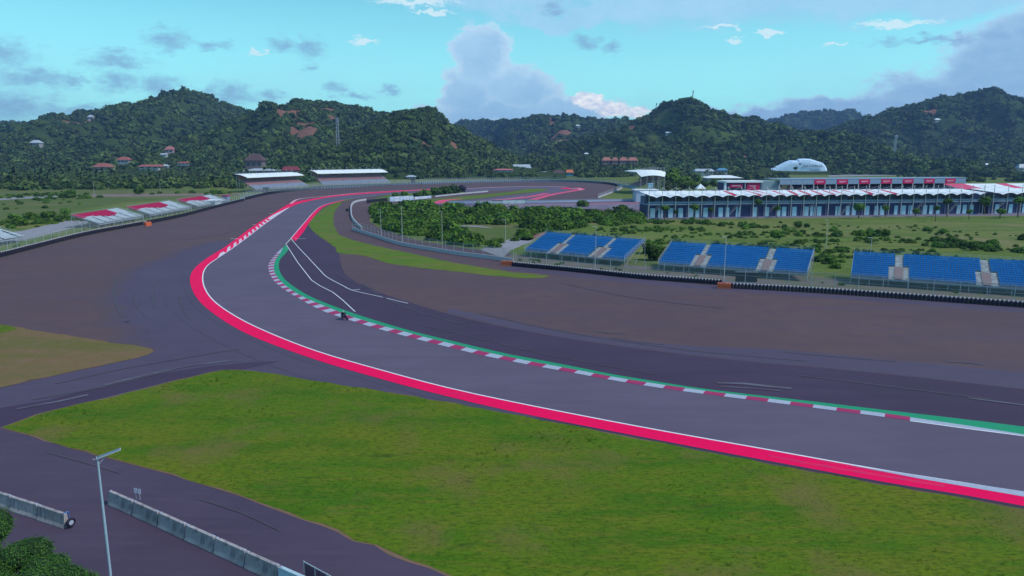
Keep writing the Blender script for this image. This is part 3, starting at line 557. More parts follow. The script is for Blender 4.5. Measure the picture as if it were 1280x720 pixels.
def hill(pts, W, spacing, size, expo=1.25, bare=(), meadow=(), seed=0, back=0.35):
    cr = crest_curve(pts); cr = walk(cr, 14); nt = 40
    def height(p, t, x, y):
        u = abs(t) if t < 0 else t / back * 0.9
        u = min(1, u); prof = (1 - u) ** expo if u < 1 else 0
        sp = ridged(x + seed * 300, y * 0.45, 190); sm = ridged(x + seed * 90, y + 500, 60, 3)
        amp = math.sin(math.pi * min(1, u)) ** 1.15 if t < 0 else 0.0
        H = p.z * prof * (1 + amp * (sp - 0.5) * 1.25) + amp * (sm - 0.5) * 16
        return H - 3 * (u >= 0.999)
    mb = MB(); idx = []; ts = [-1 + (1 + back) * k / nt for k in range(nt + 1)]
    for i, p in enumerate(cr):
        for t in ts:
            x = p.x * (1 + 0.0 * t) + mn.noise(Vector((p.x / 200, t * 2, seed))) * 30 * abs(t); y = p.y + t * W
            mb.v.append((x, y, height(p, t, x, y) if t > -0.999 else -4.0))
    m = nt + 1
    for i in range(len(cr) - 1):
        for j in range(nt):
            a = i * m + j; q = (a, a + m, a + m + 1, a + 1)
            c = [sum(mb.v[k][d] for k in q) / 4 for d in range(3)]; px, py = proj(*c)
            mi = 1 if in_ell(px, py, bare) else (2 if in_ell(px, py, meadow) else 0)
            mb.f.append(q); mb.m.append(mi)
    me = mb.mesh('hill', [HILLG, EARTH, MEADOW]); me.polygons.foreach_set('use_smooth', [True] * len(me.polygons)); struct('hill', me); o_ = len(HV); HV.extend(mb.v); HF.extend(tuple(i + o_ for i in f) for f in mb.f)
    # trees of the forest that covers it, front slope and crest
    L = arclen(cr)[-1]; Wf = W * 1.05; n = int(L * Wf / (spacing * spacing)); V_ = mb.v
    for k in range(n):
        s = rng.random() * (len(cr) - 1.001); t = -1 + rng.random() * 1.07; tj = (t + 1) / (1 + back) * nt
        i, j = int(s), int(tj); fs, ft = s - i, tj - j
        a, b, c, d = (Vector(V_[i * m + j]), Vector(V_[(i + 1) * m + j]), Vector(V_[(i + 1) * m + j + 1]), Vector(V_[i * m + j + 1]))
        q = (a * (1 - fs) + b * fs) * (1 - ft) + (d * (1 - fs) + c * fs) * ft
        if q.z < 0.5: continue
        px, py = proj(q.x, q.y, q.z)
        if px < -60 or px > 1340: continue
        if in_ell(px, py, bare) and rng.random() < 0.9: continue
        if 952 < px < 1042 and q.y < 1012: continue
        sz = size * (0.6 + 0.8 * rng.random() ** 1.5)
        if in_ell(px, py, meadow):
            if rng.random() < 0.45: continue
            sz *= 0.55
        cl = mn.noise(Vector((q.x / 70, q.y / 70, 1)))
        sz *= 1 + 0.35 * cl
        FOREST.append((q.x, q.y, q.z - 1.0 * sz * 0.1, sz))
hill([(-220, 152, 3600), (-60, 150, 3500), (0, 153, 3500), (30, 153, 3500), (60, 158, 3500), (110, 166, 3500), (160, 175, 3500), (220, 200, 3500)], 900, 21.84, 12, seed=9)
hill([(540, 186, 3000), (570, 156, 2900), (600, 151, 2800), (622, 152, 2700), (640, 150, 2400), (662, 148, 2300), (680, 146, 2200), (712, 145, 2200), (735, 149, 2200), (760, 149, 2200), (780, 152, 2200), (820, 165, 2200), (880, 190, 2200)], 760, 14.28, 8.8, bare=[(690, 152, 5, 5), (702, 166, 9, 3), (690, 176, 5, 4), (712, 178, 14, 5)], seed=4)
hill([(900, 196, 3600), (940, 156, 3500), (965, 149, 3400), (985, 142, 3400), (1010, 140, 3400), (1035, 137.5, 3400), (1045, 138, 3400), (1065, 147, 3400), (1090, 160, 3400), (1130, 190, 3400)], 900, 20.16, 11.2, seed=5)
hill([(960, 203, 1750), (1010, 178, 1780), (1030, 168, 1800), (1055, 155, 1800), (1085, 148, 1800), (1110, 140, 1800), (1130, 133, 1800), (1155, 128, 1800), (1180, 122, 1800), (1205, 118, 1800), (1225, 117, 1800), (1250, 122, 1800), (1275, 132, 1800), (1310, 146, 1800), (1380, 165, 1800), (1470, 196, 1800)], 640, 10.92, 7.6, bare=[(1160, 139, 11, 3), (1170, 149, 4, 4), (1192, 162, 5, 5), (1050, 176, 8, 3)], seed=6, expo=1.1)
hill([(-260, 150, 1750), (-100, 166, 1750), (0, 170, 1750), (40, 170, 1750), (65, 162, 1750), (90, 153, 1750), (118, 148, 1750), (122, 139, 1750), (150, 137, 1750), (188, 134, 1750), (202, 127, 1750), (222, 119, 1750), (240, 117, 1750), (262, 119, 1750), (285, 131, 1750), (320, 140, 1750), (360, 150, 1750), (430, 165, 1750), (500, 200, 1750)], 820, 11.76, 8, expo=1.35, bare=[(92, 154, 22, 3.5), (150, 200, 26, 4)], seed=1)
hill([(250, 200, 1400), (290, 158, 1420), (325, 146, 1440), (347, 138, 1450), (372, 129, 1450), (395, 131, 1450), (415, 128, 1450), (432, 130, 1450), (455, 134, 1450), (480, 141, 1450), (510, 150, 1450), (540, 165, 1450), (580, 200, 1450)], 540, 10.08, 7.2, bare=[(383, 161, 17, 9), (362, 141, 15, 3.5), (349, 144, 10, 4), (415, 149, 7, 6), (376, 168, 8, 5), (405, 137, 12, 2.5)], seed=2, expo=1.1)
hill([(360, 204, 1120), (420, 185, 1130), (450, 170, 1140), (475, 153, 1150), (497, 141, 1150), (512, 137, 1150), (530, 136, 1150), (546, 140, 1150), (555, 150, 1150), (575, 160, 1150), (595, 172, 1150), (620, 184, 1150), (640, 195, 1150), (680, 208, 1150)], 360, 7.98, 6, bare=[(528, 178, 8, 4), (566, 182, 6, 4), (545, 184, 14, 2)], meadow=[(560, 158, 12, 5)], seed=3, expo=1.0)
hill([(640, 208, 1500), (700, 182, 1500), (740, 170, 1500), (775, 160, 1500), (797, 149, 1500), (815, 140, 1500), (828, 131, 1500), (840, 127, 1500), (853, 126, 1500), (864, 130, 1500), (875, 138, 1500), (890, 145, 1500), (915, 148, 1500), (945, 149, 1500), (965, 152, 1480), (985, 160, 1450), (1010, 170, 1400), (1040, 185, 1350), (1075, 200, 1300), (1120, 210, 1300)], 520, 10.5, 6.8, bare=[(930, 195, 6, 2), (790, 160, 3, 3)], meadow=[(836, 148, 20, 11), (872, 165, 26, 8), (825, 172, 16, 6), (905, 172, 20, 7), (800, 182, 14, 5)], seed=7, expo=1.0)

# flat woodland between circuit and hills
def scatter(pxpoly, spacing, size, keep=1.0, out=None, clump=70, zoff=0.0, world=None, jit=0.8, thr=-9, hole=None):
    poly = world if world else [gp(x, y) for x, y in pxpoly]
    xs = [p.x for p in poly]; ys = [p.y for p in poly]; n = int((max(xs) - min(xs)) * (max(ys) - min(ys)) / spacing ** 2)
    out = FOREST if out is None else out
    for k in range(n):
        x = min(xs) + rng.random() * (max(xs) - min(xs)); y = min(ys) + rng.random() * (max(ys) - min(ys))
        if not inpoly(x, y, poly): continue
        if y > 860 and 950 < proj(x, y, 0)[0] < 1042: continue
        if hole and inpoly(x, y, hole): continue
        cl = mn.noise(Vector((x / clump, y / clump, 1)))
        if cl < thr or rng.random() > keep: continue
        out.append((x, y, zoff, size * (0.6 + jit * rng.random() ** 1.5) * (1 + 0.4 * cl)))
scatter([(-150, 236), (60, 238), (160, 236), (240, 236), (300, 236), (312, 230), (330, 222), (200, 217), (-150, 217)], 9, 5.5)
scatter([(300, 229), (398, 228), (420, 222), (500, 224), (560, 224.5), (640, 223), (640, 215.5), (300, 215.5)], 11, 6.0)
scatter([(640, 222), (790, 222), (790, 213), (640, 213.5)], 11, 6.5, 0.9)
scatter([(826, 242), (850, 241), (880, 236), (900, 230), (1036, 219), (1300, 216.6), (1300, 211), (790, 211), (800, 224)], 14, 5.5, 0.75)
scatter([(1130, 228), (1290, 229), (1290, 219), (1120, 220)], 16, 4, 0.5)
def leaf_blob(name, m, n=170, leaf=0.34, seed=0, squash=0.85, core=0.8, lobes=7, dark=True):
    """unit-radius crown: dark core plus many small leaf-clump faces over uneven lobes"""
    r = random.Random(seed); bm = bmesh.new(); mb = MB()
    lb = []
    for k in range(lobes):
        a = r.uniform(0, 6.28); e = r.uniform(-0.2, 1.2); d = r.uniform(0.25, 0.55)
        lb.append((Vector((math.cos(a) * math.cos(e) * d, math.sin(a) * math.cos(e) * d, math.sin(e) * d * squash + 0.1)), r.uniform(0.42, 0.68)))
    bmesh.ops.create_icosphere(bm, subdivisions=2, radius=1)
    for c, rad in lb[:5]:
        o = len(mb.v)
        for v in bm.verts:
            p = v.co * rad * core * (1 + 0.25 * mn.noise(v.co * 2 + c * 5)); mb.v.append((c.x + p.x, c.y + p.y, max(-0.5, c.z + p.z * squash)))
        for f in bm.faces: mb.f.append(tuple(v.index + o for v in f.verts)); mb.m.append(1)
    bm.free()
    for k in range(n):
        c, rad = r.choice(lb); d = Vector((r.gauss(0, 1), r.gauss(0, 1), r.gauss(0.25, 1))).normalized()
        p = c + Vector((d.x, d.y, d.z * squash)) * rad * r.uniform(0.82, 1.12)
        if p.z < -0.45: continue
        nrm = (d + Vector((r.gauss(0, .5), r.gauss(0, .5), r.gauss(0.3, .5)))).normalized(); u = nrm.orthogonal().normalized(); w = nrm.cross(u)
        s = leaf * r.uniform(0.5, 1.2); a = r.uniform(0, 6.28); u2 = u * math.cos(a) + w * math.sin(a); w2 = nrm.cross(u2)
        mb.quad(p - u2 * s * .5 - w2 * s * .35, p + u2 * s * .5 - w2 * s * .3, p + u2 * s * .45 + w2 * s * .35 + nrm * s * .12, p - u2 * s * .4 + w2 * s * .4)
    return mb.mesh(name, [m, DCOR])
def palm_mesh(name, seed):
    r = random.Random(seed); mb = MB(); H = 1.5
    mb.tube((0, 0, -0.2), (0.06, 0.03, H), 0.035, 0.022, 5, 1)
    for k in range(11):
        a = k * 6.283 / 11 + r.uniform(-.2, .2); e = r.uniform(-0.1, 0.9); L = r.uniform(0.55, 0.75); prev = Vector((0.06, 0.03, H)); d = Vector((math.cos(a) * math.cos(e), math.sin(a) * math.cos(e), math.sin(e)))
        side = Vector((-math.sin(a), math.cos(a), 0))
        for j in range(4):
            nx = prev + d * L / 4; w0, w1 = 0.13 * (1 - j / 4.5) + .02, 0.13 * (1 - (j + 1) / 4.5) + .02
            mb.quad(prev, nx, nx + side * w1 - Vector((0, 0, w1 * .6)), prev + side * w0 - Vector((0, 0, w0 * .6))); mb.quad(nx, prev, prev - side * w0 - Vector((0, 0, w0 * .6)), nx - side * w1 - Vector((0, 0, w1 * .6)))
            prev = nx; d = (d + Vector((0, 0, -0.32))).normalized()
    return mb.mesh(name, [PALMM, BARK])
def gn_scatter(name, pts, variants, label=None, weights=None, zsc=(0.75, 1.25)):
    """one object whose points carry instances of a few plant meshes"""
    me = bpy.data.meshes.new(name); me.from_pydata([p[:3] for p in pts], [], [])
    n = len(pts)
    s = np.array([p[3] for p in pts]); sv = np.stack([s, s, s * rng.uniform(zsc[0], zsc[1], n)], 1)
    rv = np.zeros((n, 3)); rv[:, 2] = rng.random(n) * 6.28; rv[:, 0] = rng.normal(0, .08, n)
    for nm, ty, key, dat in (('psize', 'FLOAT_VECTOR', 'vector', sv.ravel().astype(np.float32)), ('prot', 'FLOAT_VECTOR', 'vector', rv.ravel().astype(np.float32)), ('pvar', 'INT', 'value', rng.choice(len(variants), n, p=weights).astype(np.int32))):
        at_ = me.attributes.new(nm, ty, 'POINT'); at_.data.foreach_set(key, dat)
    me.update()
    o = link(name, me); o['kind'] = 'stuff'
    if label: o['label'] = label
    c = bpy.data.collections.new(name + '_kinds')
    for i, v in enumerate(variants):
        k = bpy.data.objects.new('%s_kind_%02d' % (name, i), v); c.objects.link(k)
    ng = bpy.data.node_groups.new(name, 'GeometryNodeTree'); ng.interface.new_socket('Geometry', in_out='INPUT', socket_type='NodeSocketGeometry'); ng.interface.new_socket('Geometry', in_out='OUTPUT', socket_type='NodeSocketGeometry')
    N, L = ng.nodes, ng.links; gi = N.new('NodeGroupInput'); go = N.new('NodeGroupOutput'); ip = N.new('GeometryNodeInstanceOnPoints'); ci = N.new('GeometryNodeCollectionInfo')
    ci.inputs['Collection'].default_value = c; ci.inputs['Separate Children'].default_value = True; ci.inputs['Reset Children'].default_value = True
    ip.inputs['Pick Instance'].default_value = True
    def att(nm, ty):
        a = N.new('GeometryNodeInputNamedAttribute'); a.data_type = ty; a.inputs['Name'].default_value = nm; return a.outputs[0]
    L.new(gi.outputs[0], ip.inputs['Points']); L.new(ci.outputs[0], ip.inputs['Instance']); L.new(att('pvar', 'INT'), ip.inputs['Instance Index'])
    e2r = N.new('FunctionNodeEulerToRotation'); L.new(att('prot', 'FLOAT_VECTOR'), e2r.inputs[0]); L.new(e2r.outputs[0], ip.inputs['Rotation']); L.new(att('psize', 'FLOAT_VECTOR'), ip.inputs['Scale'])
    L.new(ip.outputs[0], go.inputs[0]); md = o.modifiers.new('scatter', 'NODES'); md.node_group = ng
    return o
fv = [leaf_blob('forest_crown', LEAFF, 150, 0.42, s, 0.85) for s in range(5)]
pv = [palm_mesh('palm', s) for s in range(2)]
# keep the ground in front of each house open, and find where it stands on the slope
from mathutils.bvhtree import BVHTree
TERR = BVHTree.FromPolygons([Vector(v) for v in HV], HF)
def stand_on(px, py, Y):
    d = ray(px, py).normalized(); h = TERR.ray_cast(Vector((0, 0, CH)), d)
    if h[0] is not None and abs(h[0].y) < 3600 and Y > 1000: return h[0]
    return dp(px, py, Y) if Y > 1000 else Vector((dp(px, py, Y).x, Y, max(0.0, dp(px, py, Y).z)))
HS = [('three storey white house with flat terraces behind the hairpin', 652, 215.5, 205.5, 21, 1000, TINR, PLASTER), ('low red roofed hall left of the white terraced house', 629, 214.5, 210.8, 24, 1010, mat('rose_roof', (.40, .14, .15), .8), PLASTER),
      ('grey shed right of the white terraced house', 679, 220.5, 214.5, 12, 900, TINR, mat('grey_wall', (.3, .3, .32), .9)), ('blue sheeted hut with an orange roof edge behind the hairpin fence', 712, 220, 212, 8, 900, mat('orange_roof', (.55, .16, .08), .7), mat('blue_sheet', (.1, .35, .5), .6)),
      ('long dark roofed workshop behind the hairpin fence', 698, 220.5, 212.5, 14, 905, THATCH, mat('grey_wall', (.3, .3, .32), .9)), ('brown pyramid roofed pavilion above the left roofed stand', 320, 211, 192, 20, 800, THATCH, mat('brown_wall', (.16, .12, .13), .9)),
      ('dark red roofed house behind the left roofed stand', 364, 218, 208, 17, 780, mat('dark_red_roof', (.22, .04, .06), .9), mat('brown_wall', (.16, .12, .13), .9)), ('long pale roofed hall over the left roofed stand', 328, 216, 210.5, 34, 790, TINR, mat('brown_wall', (.16, .12, .13), .9)),
      ('pink and white villa standing high on the left hill', 213, 191.5, 183, 10, 1400, mat('rose_roof', (.40, .14, .15), .8), mat('pink_wall', (.42, .30, .34), .9)), ('white annex left of the pink and white hill villa', 205, 195, 191.5, 7, 1390, TINR, PLASTER),
      ('red roofed house, leftmost of the village at the foot of the left hill', 130, 214, 204, 19, 1060, mat('dull_red_roof', (.30, .10, .09), .9), PLASTER), ('red roofed house behind the village road, second from the left', 156, 204.5, 196, 14, 1130, mat('dull_red_roof', (.30, .10, .09), .9), PLASTER),
      ('low wide red roofed house in the middle of the village', 190, 211, 205.5, 24, 1080, mat('dull_red_roof', (.30, .10, .09), .9), PLASTER), ('white gabled house right of the wide red roofed one', 207, 210, 205.5, 7, 1075, TINR, PLASTER), ('small red roofed house at the right end of the village', 231, 206, 202, 14, 1120, mat('dull_red_roof', (.30, .10, .09), .9), PLASTER),
      ('long pale wall of a low barn below the village', 168, 216, 212.6, 44, 1000, TINR, mat('pale_barn_wall', (.34, .36, .36), .9)), ('pale grey house among trees at the far left', 46, 183, 175, 11, 1500, TINR, mat('grey_wall', (.3, .3, .32), .9)), ('ridge top house with a white end wall at the left', 114, 150, 143.5, 6, 1740, TINR, PLASTER),
      ('blue and white shed among trees behind the pit roof', 879, 217, 211, 21, 940, TINR, mat('shed_white', (.5, .5, .55), .9)), ('blue roofed shed right of the blue and white one', 902, 216, 210, 12, 940, mat('blue_roof', (.08, .25, .42), .6), mat('grey_wall', (.3, .3, .32), .9)), ('long white roofed hall behind the pit building', 901, 225.5, 219, 40, 720, ROOFW, mat('grey_wall', (.3, .3, .32), .9)),
      ('small white hut below the left roofed stand hill', 586, 220.5, 216, 7, 880, ROOFW, PLASTER), ('pale low hut left of the small white one', 514, 223, 219, 11, 800, TINR, PLASTER), ('pale house half hidden by trees at the far right edge', 1276, 215, 205, 10, 1000, TINR, PLASTER), ('white hut in the palms right of the logo wall', 1170, 217, 211.5, 5, 960, ROOFW, PLASTER),
      ('tiny white hut among the palms at the right', 1233, 208, 204, 4, 1080, ROOFW, PLASTER), ('white hut on the slope above the middle stand', 733, 193.5, 191, 5, 1180, ROOFW, PLASTER), ('white roof high on the middle green hill', 836, 167.5, 164.8, 7, 1380, ROOFW, PLASTER), ('white roof on the ridge of the far hill', 722, 158.5, 156, 6, 2060, ROOFW, PLASTER), ('pale roof on the dark right hill', 1171, 151.5, 148, 6, 1720, ROOFW, PLASTER)]
BOX = [(px, tp, b, w, stand_on(px, b, Y).y) for (lab, px, b, tp, w, Y, rm, wm) in HS] + [(758, 197, 205.5, 11, stand_on(758, 205.5, 1020).y), (775, 197, 205.5, 22, stand_on(775, 205.5, 1020).y), (790, 197, 205.5, 11, stand_on(790, 205.5, 1020).y), (423, 160, 192, 3, 1080), (1118, 172, 191, 3, 1060)]
def blocked(p):
    px, py = proj(p[0], p[1], p[2]); h = p[3] * 1.25 * F / p[1]; r = p[3] * .8 * F / p[1]
    for (bx, tp, b, w, Y) in BOX:
        if abs(px - bx) < w / 2 + r and p[1] < Y + 8 and py - h < b - .35 * (b - tp) and py > tp - 1: return True
    return False
FOREST = [p for p in FOREST if not blocked(p)]
hillf = [p for p in FOREST if p[2] > 0.01]; flatf = [p for p in FOREST if p[2] <= 0.01]
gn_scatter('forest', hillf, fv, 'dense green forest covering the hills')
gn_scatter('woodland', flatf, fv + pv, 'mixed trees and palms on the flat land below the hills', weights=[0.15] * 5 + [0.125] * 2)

# shrubs inside the circuit
BUSH = []; SMALL = []; CLEAR = [gp(x, y) for x, y in ((556, 284), (575, 280.5), (610, 281), (660, 281), (664, 291), (640, 300), (612, 303), (588, 301), (575, 294), (560, 288))]
scatter([(461, 266), (480, 286), (520, 297), (560, 304), (600, 311), (640, 300), (668, 292), (700, 287), (760, 285), (800, 279), (806, 275), (780, 270), (700, 267.5), (600, 266), (540, 262), (500, 260)], 2.5, 1.9, out=BUSH, clump=12, thr=-0.18, jit=1.3, hole=CLEAR)
scatter([(470, 262), (500, 260), (560, 264), (700, 267), (800, 272), (800, 277), (700, 274), (560, 272), (480, 272)], 3.4, 2.7, out=BUSH, clump=14, jit=1.2)
scatter([(600, 312), (640, 302), (690, 292), (830, 303), (1020, 312), (1065, 334), (1058, 336), (1024, 334), (1010, 330), (1015, 318), (830, 306), (815, 322), (800, 318), (812, 301), (690, 290), (760, 281), (840, 280), (940, 287), (1010, 298), (1080, 303), (1280, 318), (1420, 328), (1420, 316), (1200, 303), (1000, 285), (860, 277), (760, 277), (680, 284)], 3.0, 1.3, 0.75, out=BUSH, clump=12, thr=-0.12)
scatter([(820, 306), (1010, 316), (1060, 330), (1280, 332), (1400, 336), (1400, 320), (1200, 306), (1000, 292), (860, 284), (780, 284), (700, 290)], 2.4, 0.75, 0.7, out=SMALL, clump=16, thr=-0.05)
scatter([(840, 280), (1300, 276), (1400, 318), (1060, 300), (960, 292)], 3.6, 0.5, 0.5, out=SMALL, clump=22, thr=0.2)
scatter([(0, 288), (40, 286), (110, 276), (112, 272), (60, 271), (0, 279), (-30, 284)], 3.2, 1.3, 0.8, out=SMALL, clump=14, thr=-0.1)
scatter([(-60, 243), (60, 243), (200, 240.5), (300, 240), (300, 235), (-60, 235)], 6, 3.0, 0.9, clump=60, thr=-0.4)
scatter([(0, 262), (60, 262), (160, 250), (250, 243), (180, 241), (0, 244)], 9, 1.4, 0.5, out=SMALL, clump=40, thr=0.08)
scatter([(-60, 252), (60, 250), (200, 245.5), (290, 243), (290, 240), (60, 243), (-60, 243)], 8, 1.9, 0.8, out=SMALL, clump=40, thr=-0.02)
scatter([(0, 318), (60, 303), (120, 288), (178, 277), (215, 268), (205, 267), (165, 276), (110, 286), (50, 300), (0, 312)], 2.6, 0.55, 0.5, out=SMALL, clump=9, thr=0.0)
scatter([(640, 322), (800, 338), (1000, 349), (1280, 366), (1280, 372), (1000, 354), (800, 343), (640, 328)], 2.0, 0.45, 0.5, out=SMALL, clump=8, thr=0.0)
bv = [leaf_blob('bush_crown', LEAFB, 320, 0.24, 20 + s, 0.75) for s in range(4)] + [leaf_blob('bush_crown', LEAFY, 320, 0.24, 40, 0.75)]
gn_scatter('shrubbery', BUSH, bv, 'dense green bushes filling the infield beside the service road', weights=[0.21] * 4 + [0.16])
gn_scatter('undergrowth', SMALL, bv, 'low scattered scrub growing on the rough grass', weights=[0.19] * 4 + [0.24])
# grass tufts on the near verge
def tuft(seed, m):
    r = random.Random(seed); mb = MB()
    for k in range(26):
        a = r.uniform(0, 6.28); d = r.uniform(0, 0.5); x, y = math.cos(a) * d, math.sin(a) * d; l = r.uniform(0.3, 0.9); ln = Vector((math.cos(a) * r.uniform(.1, .5), math.sin(a) * r.uniform(.1, .5), l)); s = Vector((-math.sin(a), math.cos(a), 0)) * 0.035
        mb.quad((x - s.x, y - s.y, 0), (x + s.x, y + s.y, 0), (x + ln.x, y + ln.y, l))
    return mb.mesh('grass_tuft', m)
TG1 = mat('tuft_green', (0.10, 0.21, 0.014), 0.9, obrand=0.25, spec=0.05, transl=0.5); TG2 = mat('tuft_olive', (0.15, 0.18, 0.03), 0.9, obrand=0.25, spec=0.05, transl=0.5)
GT = []
vp = [Vector((p.x, p.y, 0)) for p in verge if p.y > 15]
scatter(None, 0.40, 0.10, 0.9, out=GT, clump=6, zoff=0.04, world=verge, thr=-0.6, jit=0.5); scatter(None, 0.9, 0.17, 0.8, out=GT, clump=9, zoff=0.04, world=verge, thr=0.36, jit=1.0)
GT = [g for g in GT if -40 < proj(g[0], g[1], 0)[0] < 1320 and proj(g[0], g[1], 0)[1] < 760]
gn_scatter('grass', GT, [tuft(1, TG1), tuft(2, TG1), tuft(3, TG2), tuft(4, TG1)], 'rough green grass growing on the near verge', weights=[0.3, 0.25, 0.2, 0.25], zsc=(0.5, 1.3))

# individual trees and shrubs
def tree(label, cat, loc, h, r, m=None, name='tree', group=None, trunk=True, seed=0, lobes=7, n=420, leaf=0.22):
    t = thing(name, label, cat, loc, random.Random(seed).uniform(0, 6), group)
    me = leaf_blob('crown', m or LEAFB, n, leaf, 60 + seed, 0.8, lobes=lobes); c = link('crown', me, t); c.location = (0, 0, h - r * 0.75); c.scale = (r, r, r * 0.95)
    if trunk:
        mb = MB(); mb.tube((0, 0, 0), (0.06 * r, 0, h - r * 1.05), 0.08 * r + .04, 0.055 * r, 7)
        for k in range(3):
            a = k * 2.1; mb.tube((0.06 * r, 0, h - r * 1.2), (math.cos(a) * r * .5, math.sin(a) * r * .5, h - r * .6), 0.04 * r, 0.02 * r, 5)
        part('trunk', mb, BARK, t)
    return t
def wpx(px, py): p = gp(px, py); return (p.x, p.y, 0)
G1 = 'small trees planted in front of the pit building'
for k, (px, base, top, w, lab) in enumerate([(830.5, 274, 257, 11, 'young bushy tree in front of the third pale door of the pit building'), (845, 274, 263, 7, 'tiny thin sapling between the third and fourth pale doors of the pit building'),
        (867, 274, 256, 12, 'bright green round tree near the left end of the pit building'), (889, 273, 260, 8, 'dull small tree right of the bright round one at the pit building'),
        (946.5, 273, 250, 10, 'tall narrow tree in front of the pit building below the red banner building'), (970.5, 272, 258, 9, 'faint slender tree two bays right of the tall narrow one'),
        (1073, 273, 255, 14, 'round headed tree on a short trunk before the middle of the pit building'), (1107, 271, 257, 10, 'small round tree right of the round headed one at the pit building'),
        (1144, 271, 261, 10, 'low bright bush tree beside the pit building, right of the small round tree'), (1169, 277, 258, 9, 'tree with a long bare trunk standing out on the field edge'),
        (1183.5, 271, 248, 12, 'tall pale leaved tree near the right end of the long pit building'), (1211, 274, 262, 8, 'dark low shrub tree at the end of the long pit building'),
        (1250, 273, 261, 13, 'wide dark shrub tree before the second pit building'), (1272, 272, 247, 14, 'large leafy tree at the right edge before the second pit building')]):
    L_ = wpx(px, base); zz = L_[1] * CP + CH * SP; h = (base - top) * zz / F * 1.02; r = w / 2 * zz / F * 1.15
    tree(lab, 'tree', L_, h, min(r, h * .55), LEAFY if k in (2, 8, 10) else LEAFB, 'young_tree', G1, seed=k)
for k, (px, base, top, w, lab) in enumerate([(1230, 268, 246, 20, 'wide tree filling the gap between the two pit buildings')]):
    L_ = wpx(px, base); zz = L_[1]; tree(lab, 'tree', L_, 22 * zz / F, 10 * zz / F, LEAFB, 'tree', seed=33)
G2 = 'trees beside the covered white roofed stand'
for k, (px, base, h, r, lab) in enumerate([(838, 242, 14, 5.5, 'tall light green tree right of the covered stand'), (852, 241, 12, 6, 'broad light green tree second from the covered stand'), (866, 240, 8, 5, 'low green tree third from the covered stand'),
        (880, 238, 7, 4, 'small green tree beside the pointed white tent'), (897, 238, 9, 5.5, 'light green tree behind the pit roof, left of the red banner building'), (868, 230, 9, 7, 'wide green tree far behind the pointed tent'), (843, 232, 15, 6, 'tallest tree behind the covered stand')]):
    tree(lab, 'tree', wpx(px, base), h, r, LEAFY if k != 3 else LEAFB, 'tree', G2, seed=50 + k)
G3 = 'single shrubs in the rough infield grass'
for k, (px, base, h, r, lab) in enumerate([(997, 285, 2.2, 1.9, 'dark rounded shrub alone on the pale grass before the pit building'), (1105.5, 305, 4.2, 1.7, 'tall upright shrub behind the right blue stand'), (1097, 301, 3.4, 1.2, 'narrow upright shrub left of the tall one'),
        (1086, 309, 3.6, 1.0, 'thin shrub close to the lamp post of the right stand'), (1009, 284, 1.4, 1.4, 'low shrub right of the dark rounded shrub'), (1178, 294, 2.0, 1.8, 'olive shrub in the middle of the grass field'),
        (1189, 303, 1.8, 2.2, 'flat olive shrub on the grass field behind the right stand'), (1216, 313, 2.4, 1.5, 'dark shrub close behind the right stand'), (1240, 308, 1.8, 2.1, 'wide low shrub at the right of the field'),
        (970, 302, 3.4, 2.4, 'green leafy shrub behind the middle blue stand'), (818, 325, 3.6, 3.0, 'big round bush in the gap between the left and middle stands'), (812, 317, 3.2, 2.6, 'smaller bush behind the big round one between the stands'),
        (728, 258, 2.9, 3.4, 'round bush standing clear at the top of the infield bushes'), (777, 270, 4.5, 3.2, 'dark tall bush at the right end of the infield bushes'), (617, 309, 1.6, 2.3, 'bush beside the catch fence at the bend of the service road'),
        (1160, 289, 1.4, 1.7, 'low round shrub left of the olive shrub'), (1279, 300, 1.6, 2.0, 'low bush at the far right of the field')]):
    tree(lab, 'shrub', wpx(px, base), h, r, LEAFB, 'shrub', G3, trunk=False, seed=80 + k)
G4 = 'bushes on the grass island of the far bend'
for k, (px, base, h, r, lab) in enumerate([(556, 243.5, 5.5, 6.5, 'largest dark bush on the far grass island'), (568, 242.5, 5.2, 6, 'dark bush at the right end of the island clump'), (545, 244, 4.8, 4.5, 'bush at the left of the island clump'),
        (532, 245, 4.2, 4.5, 'lower green bush left of the island clump'), (522, 246, 3.2, 3.4, 'smallest bush beside the blue and white boards'), (506, 244.5, 2.8, 3, 'faint bush behind the blue and white boards'), (494, 245.5, 2.4, 2.6, 'bush over the left end of the boards')]):
    tree(lab, 'shrub', wpx(px, base), h, r, LEAFB, 'shrub', G4, trunk=False, seed=110 + k)
G5 = 'bushes in the brown field on the left'
for k, (px, base, h, r, lab) in enumerate([(82, 268, 2.4, 2.4, 'single dark bush on the brown field beside the left red and white stand'), (60, 272, 2.4, 3.2, 'yellowish bush in the brown field'), (41, 274, 2.6, 3.6, 'green bush left of the yellowish one'), (74, 277, 2.3, 2.2, 'small dark bush by the concrete track'),
        (18, 277, 2.6, 3, 'bush near the left edge of the brown field'), (26, 282, 2.6, 3.4, 'wide bush in front at the left of the field'), (54, 279, 2, 3, 'bush in the front row beside the concrete track'), (174, 243, 4.5, 4, 'dark round bush behind the middle red and white stand'), (87, 247, 5, 5, 'clump of low trees by the pale far track'), (118, 280, 1.4, 2.2, 'bright bush hanging over the left catch fence')]):
    tree(lab, 'shrub', wpx(px, base), h, r, LEAFB, 'shrub', G5, trunk=False, seed=130 + k)
for k, (px, py, Dm, h, lab) in enumerate([(364, 133, 1448, 14, 'lone umbrella shaped tree on the bare hill top left of the mast'), (97, 152, 1750, 18, 'spreading tree on the red earth ridge at the left')]):
    b = dp(px, py, Dm); t = tree(lab, 'tree', (b.x, b.y, b.z - 3), h, h * .42, LEAFF, 'tree', seed=150 + k)
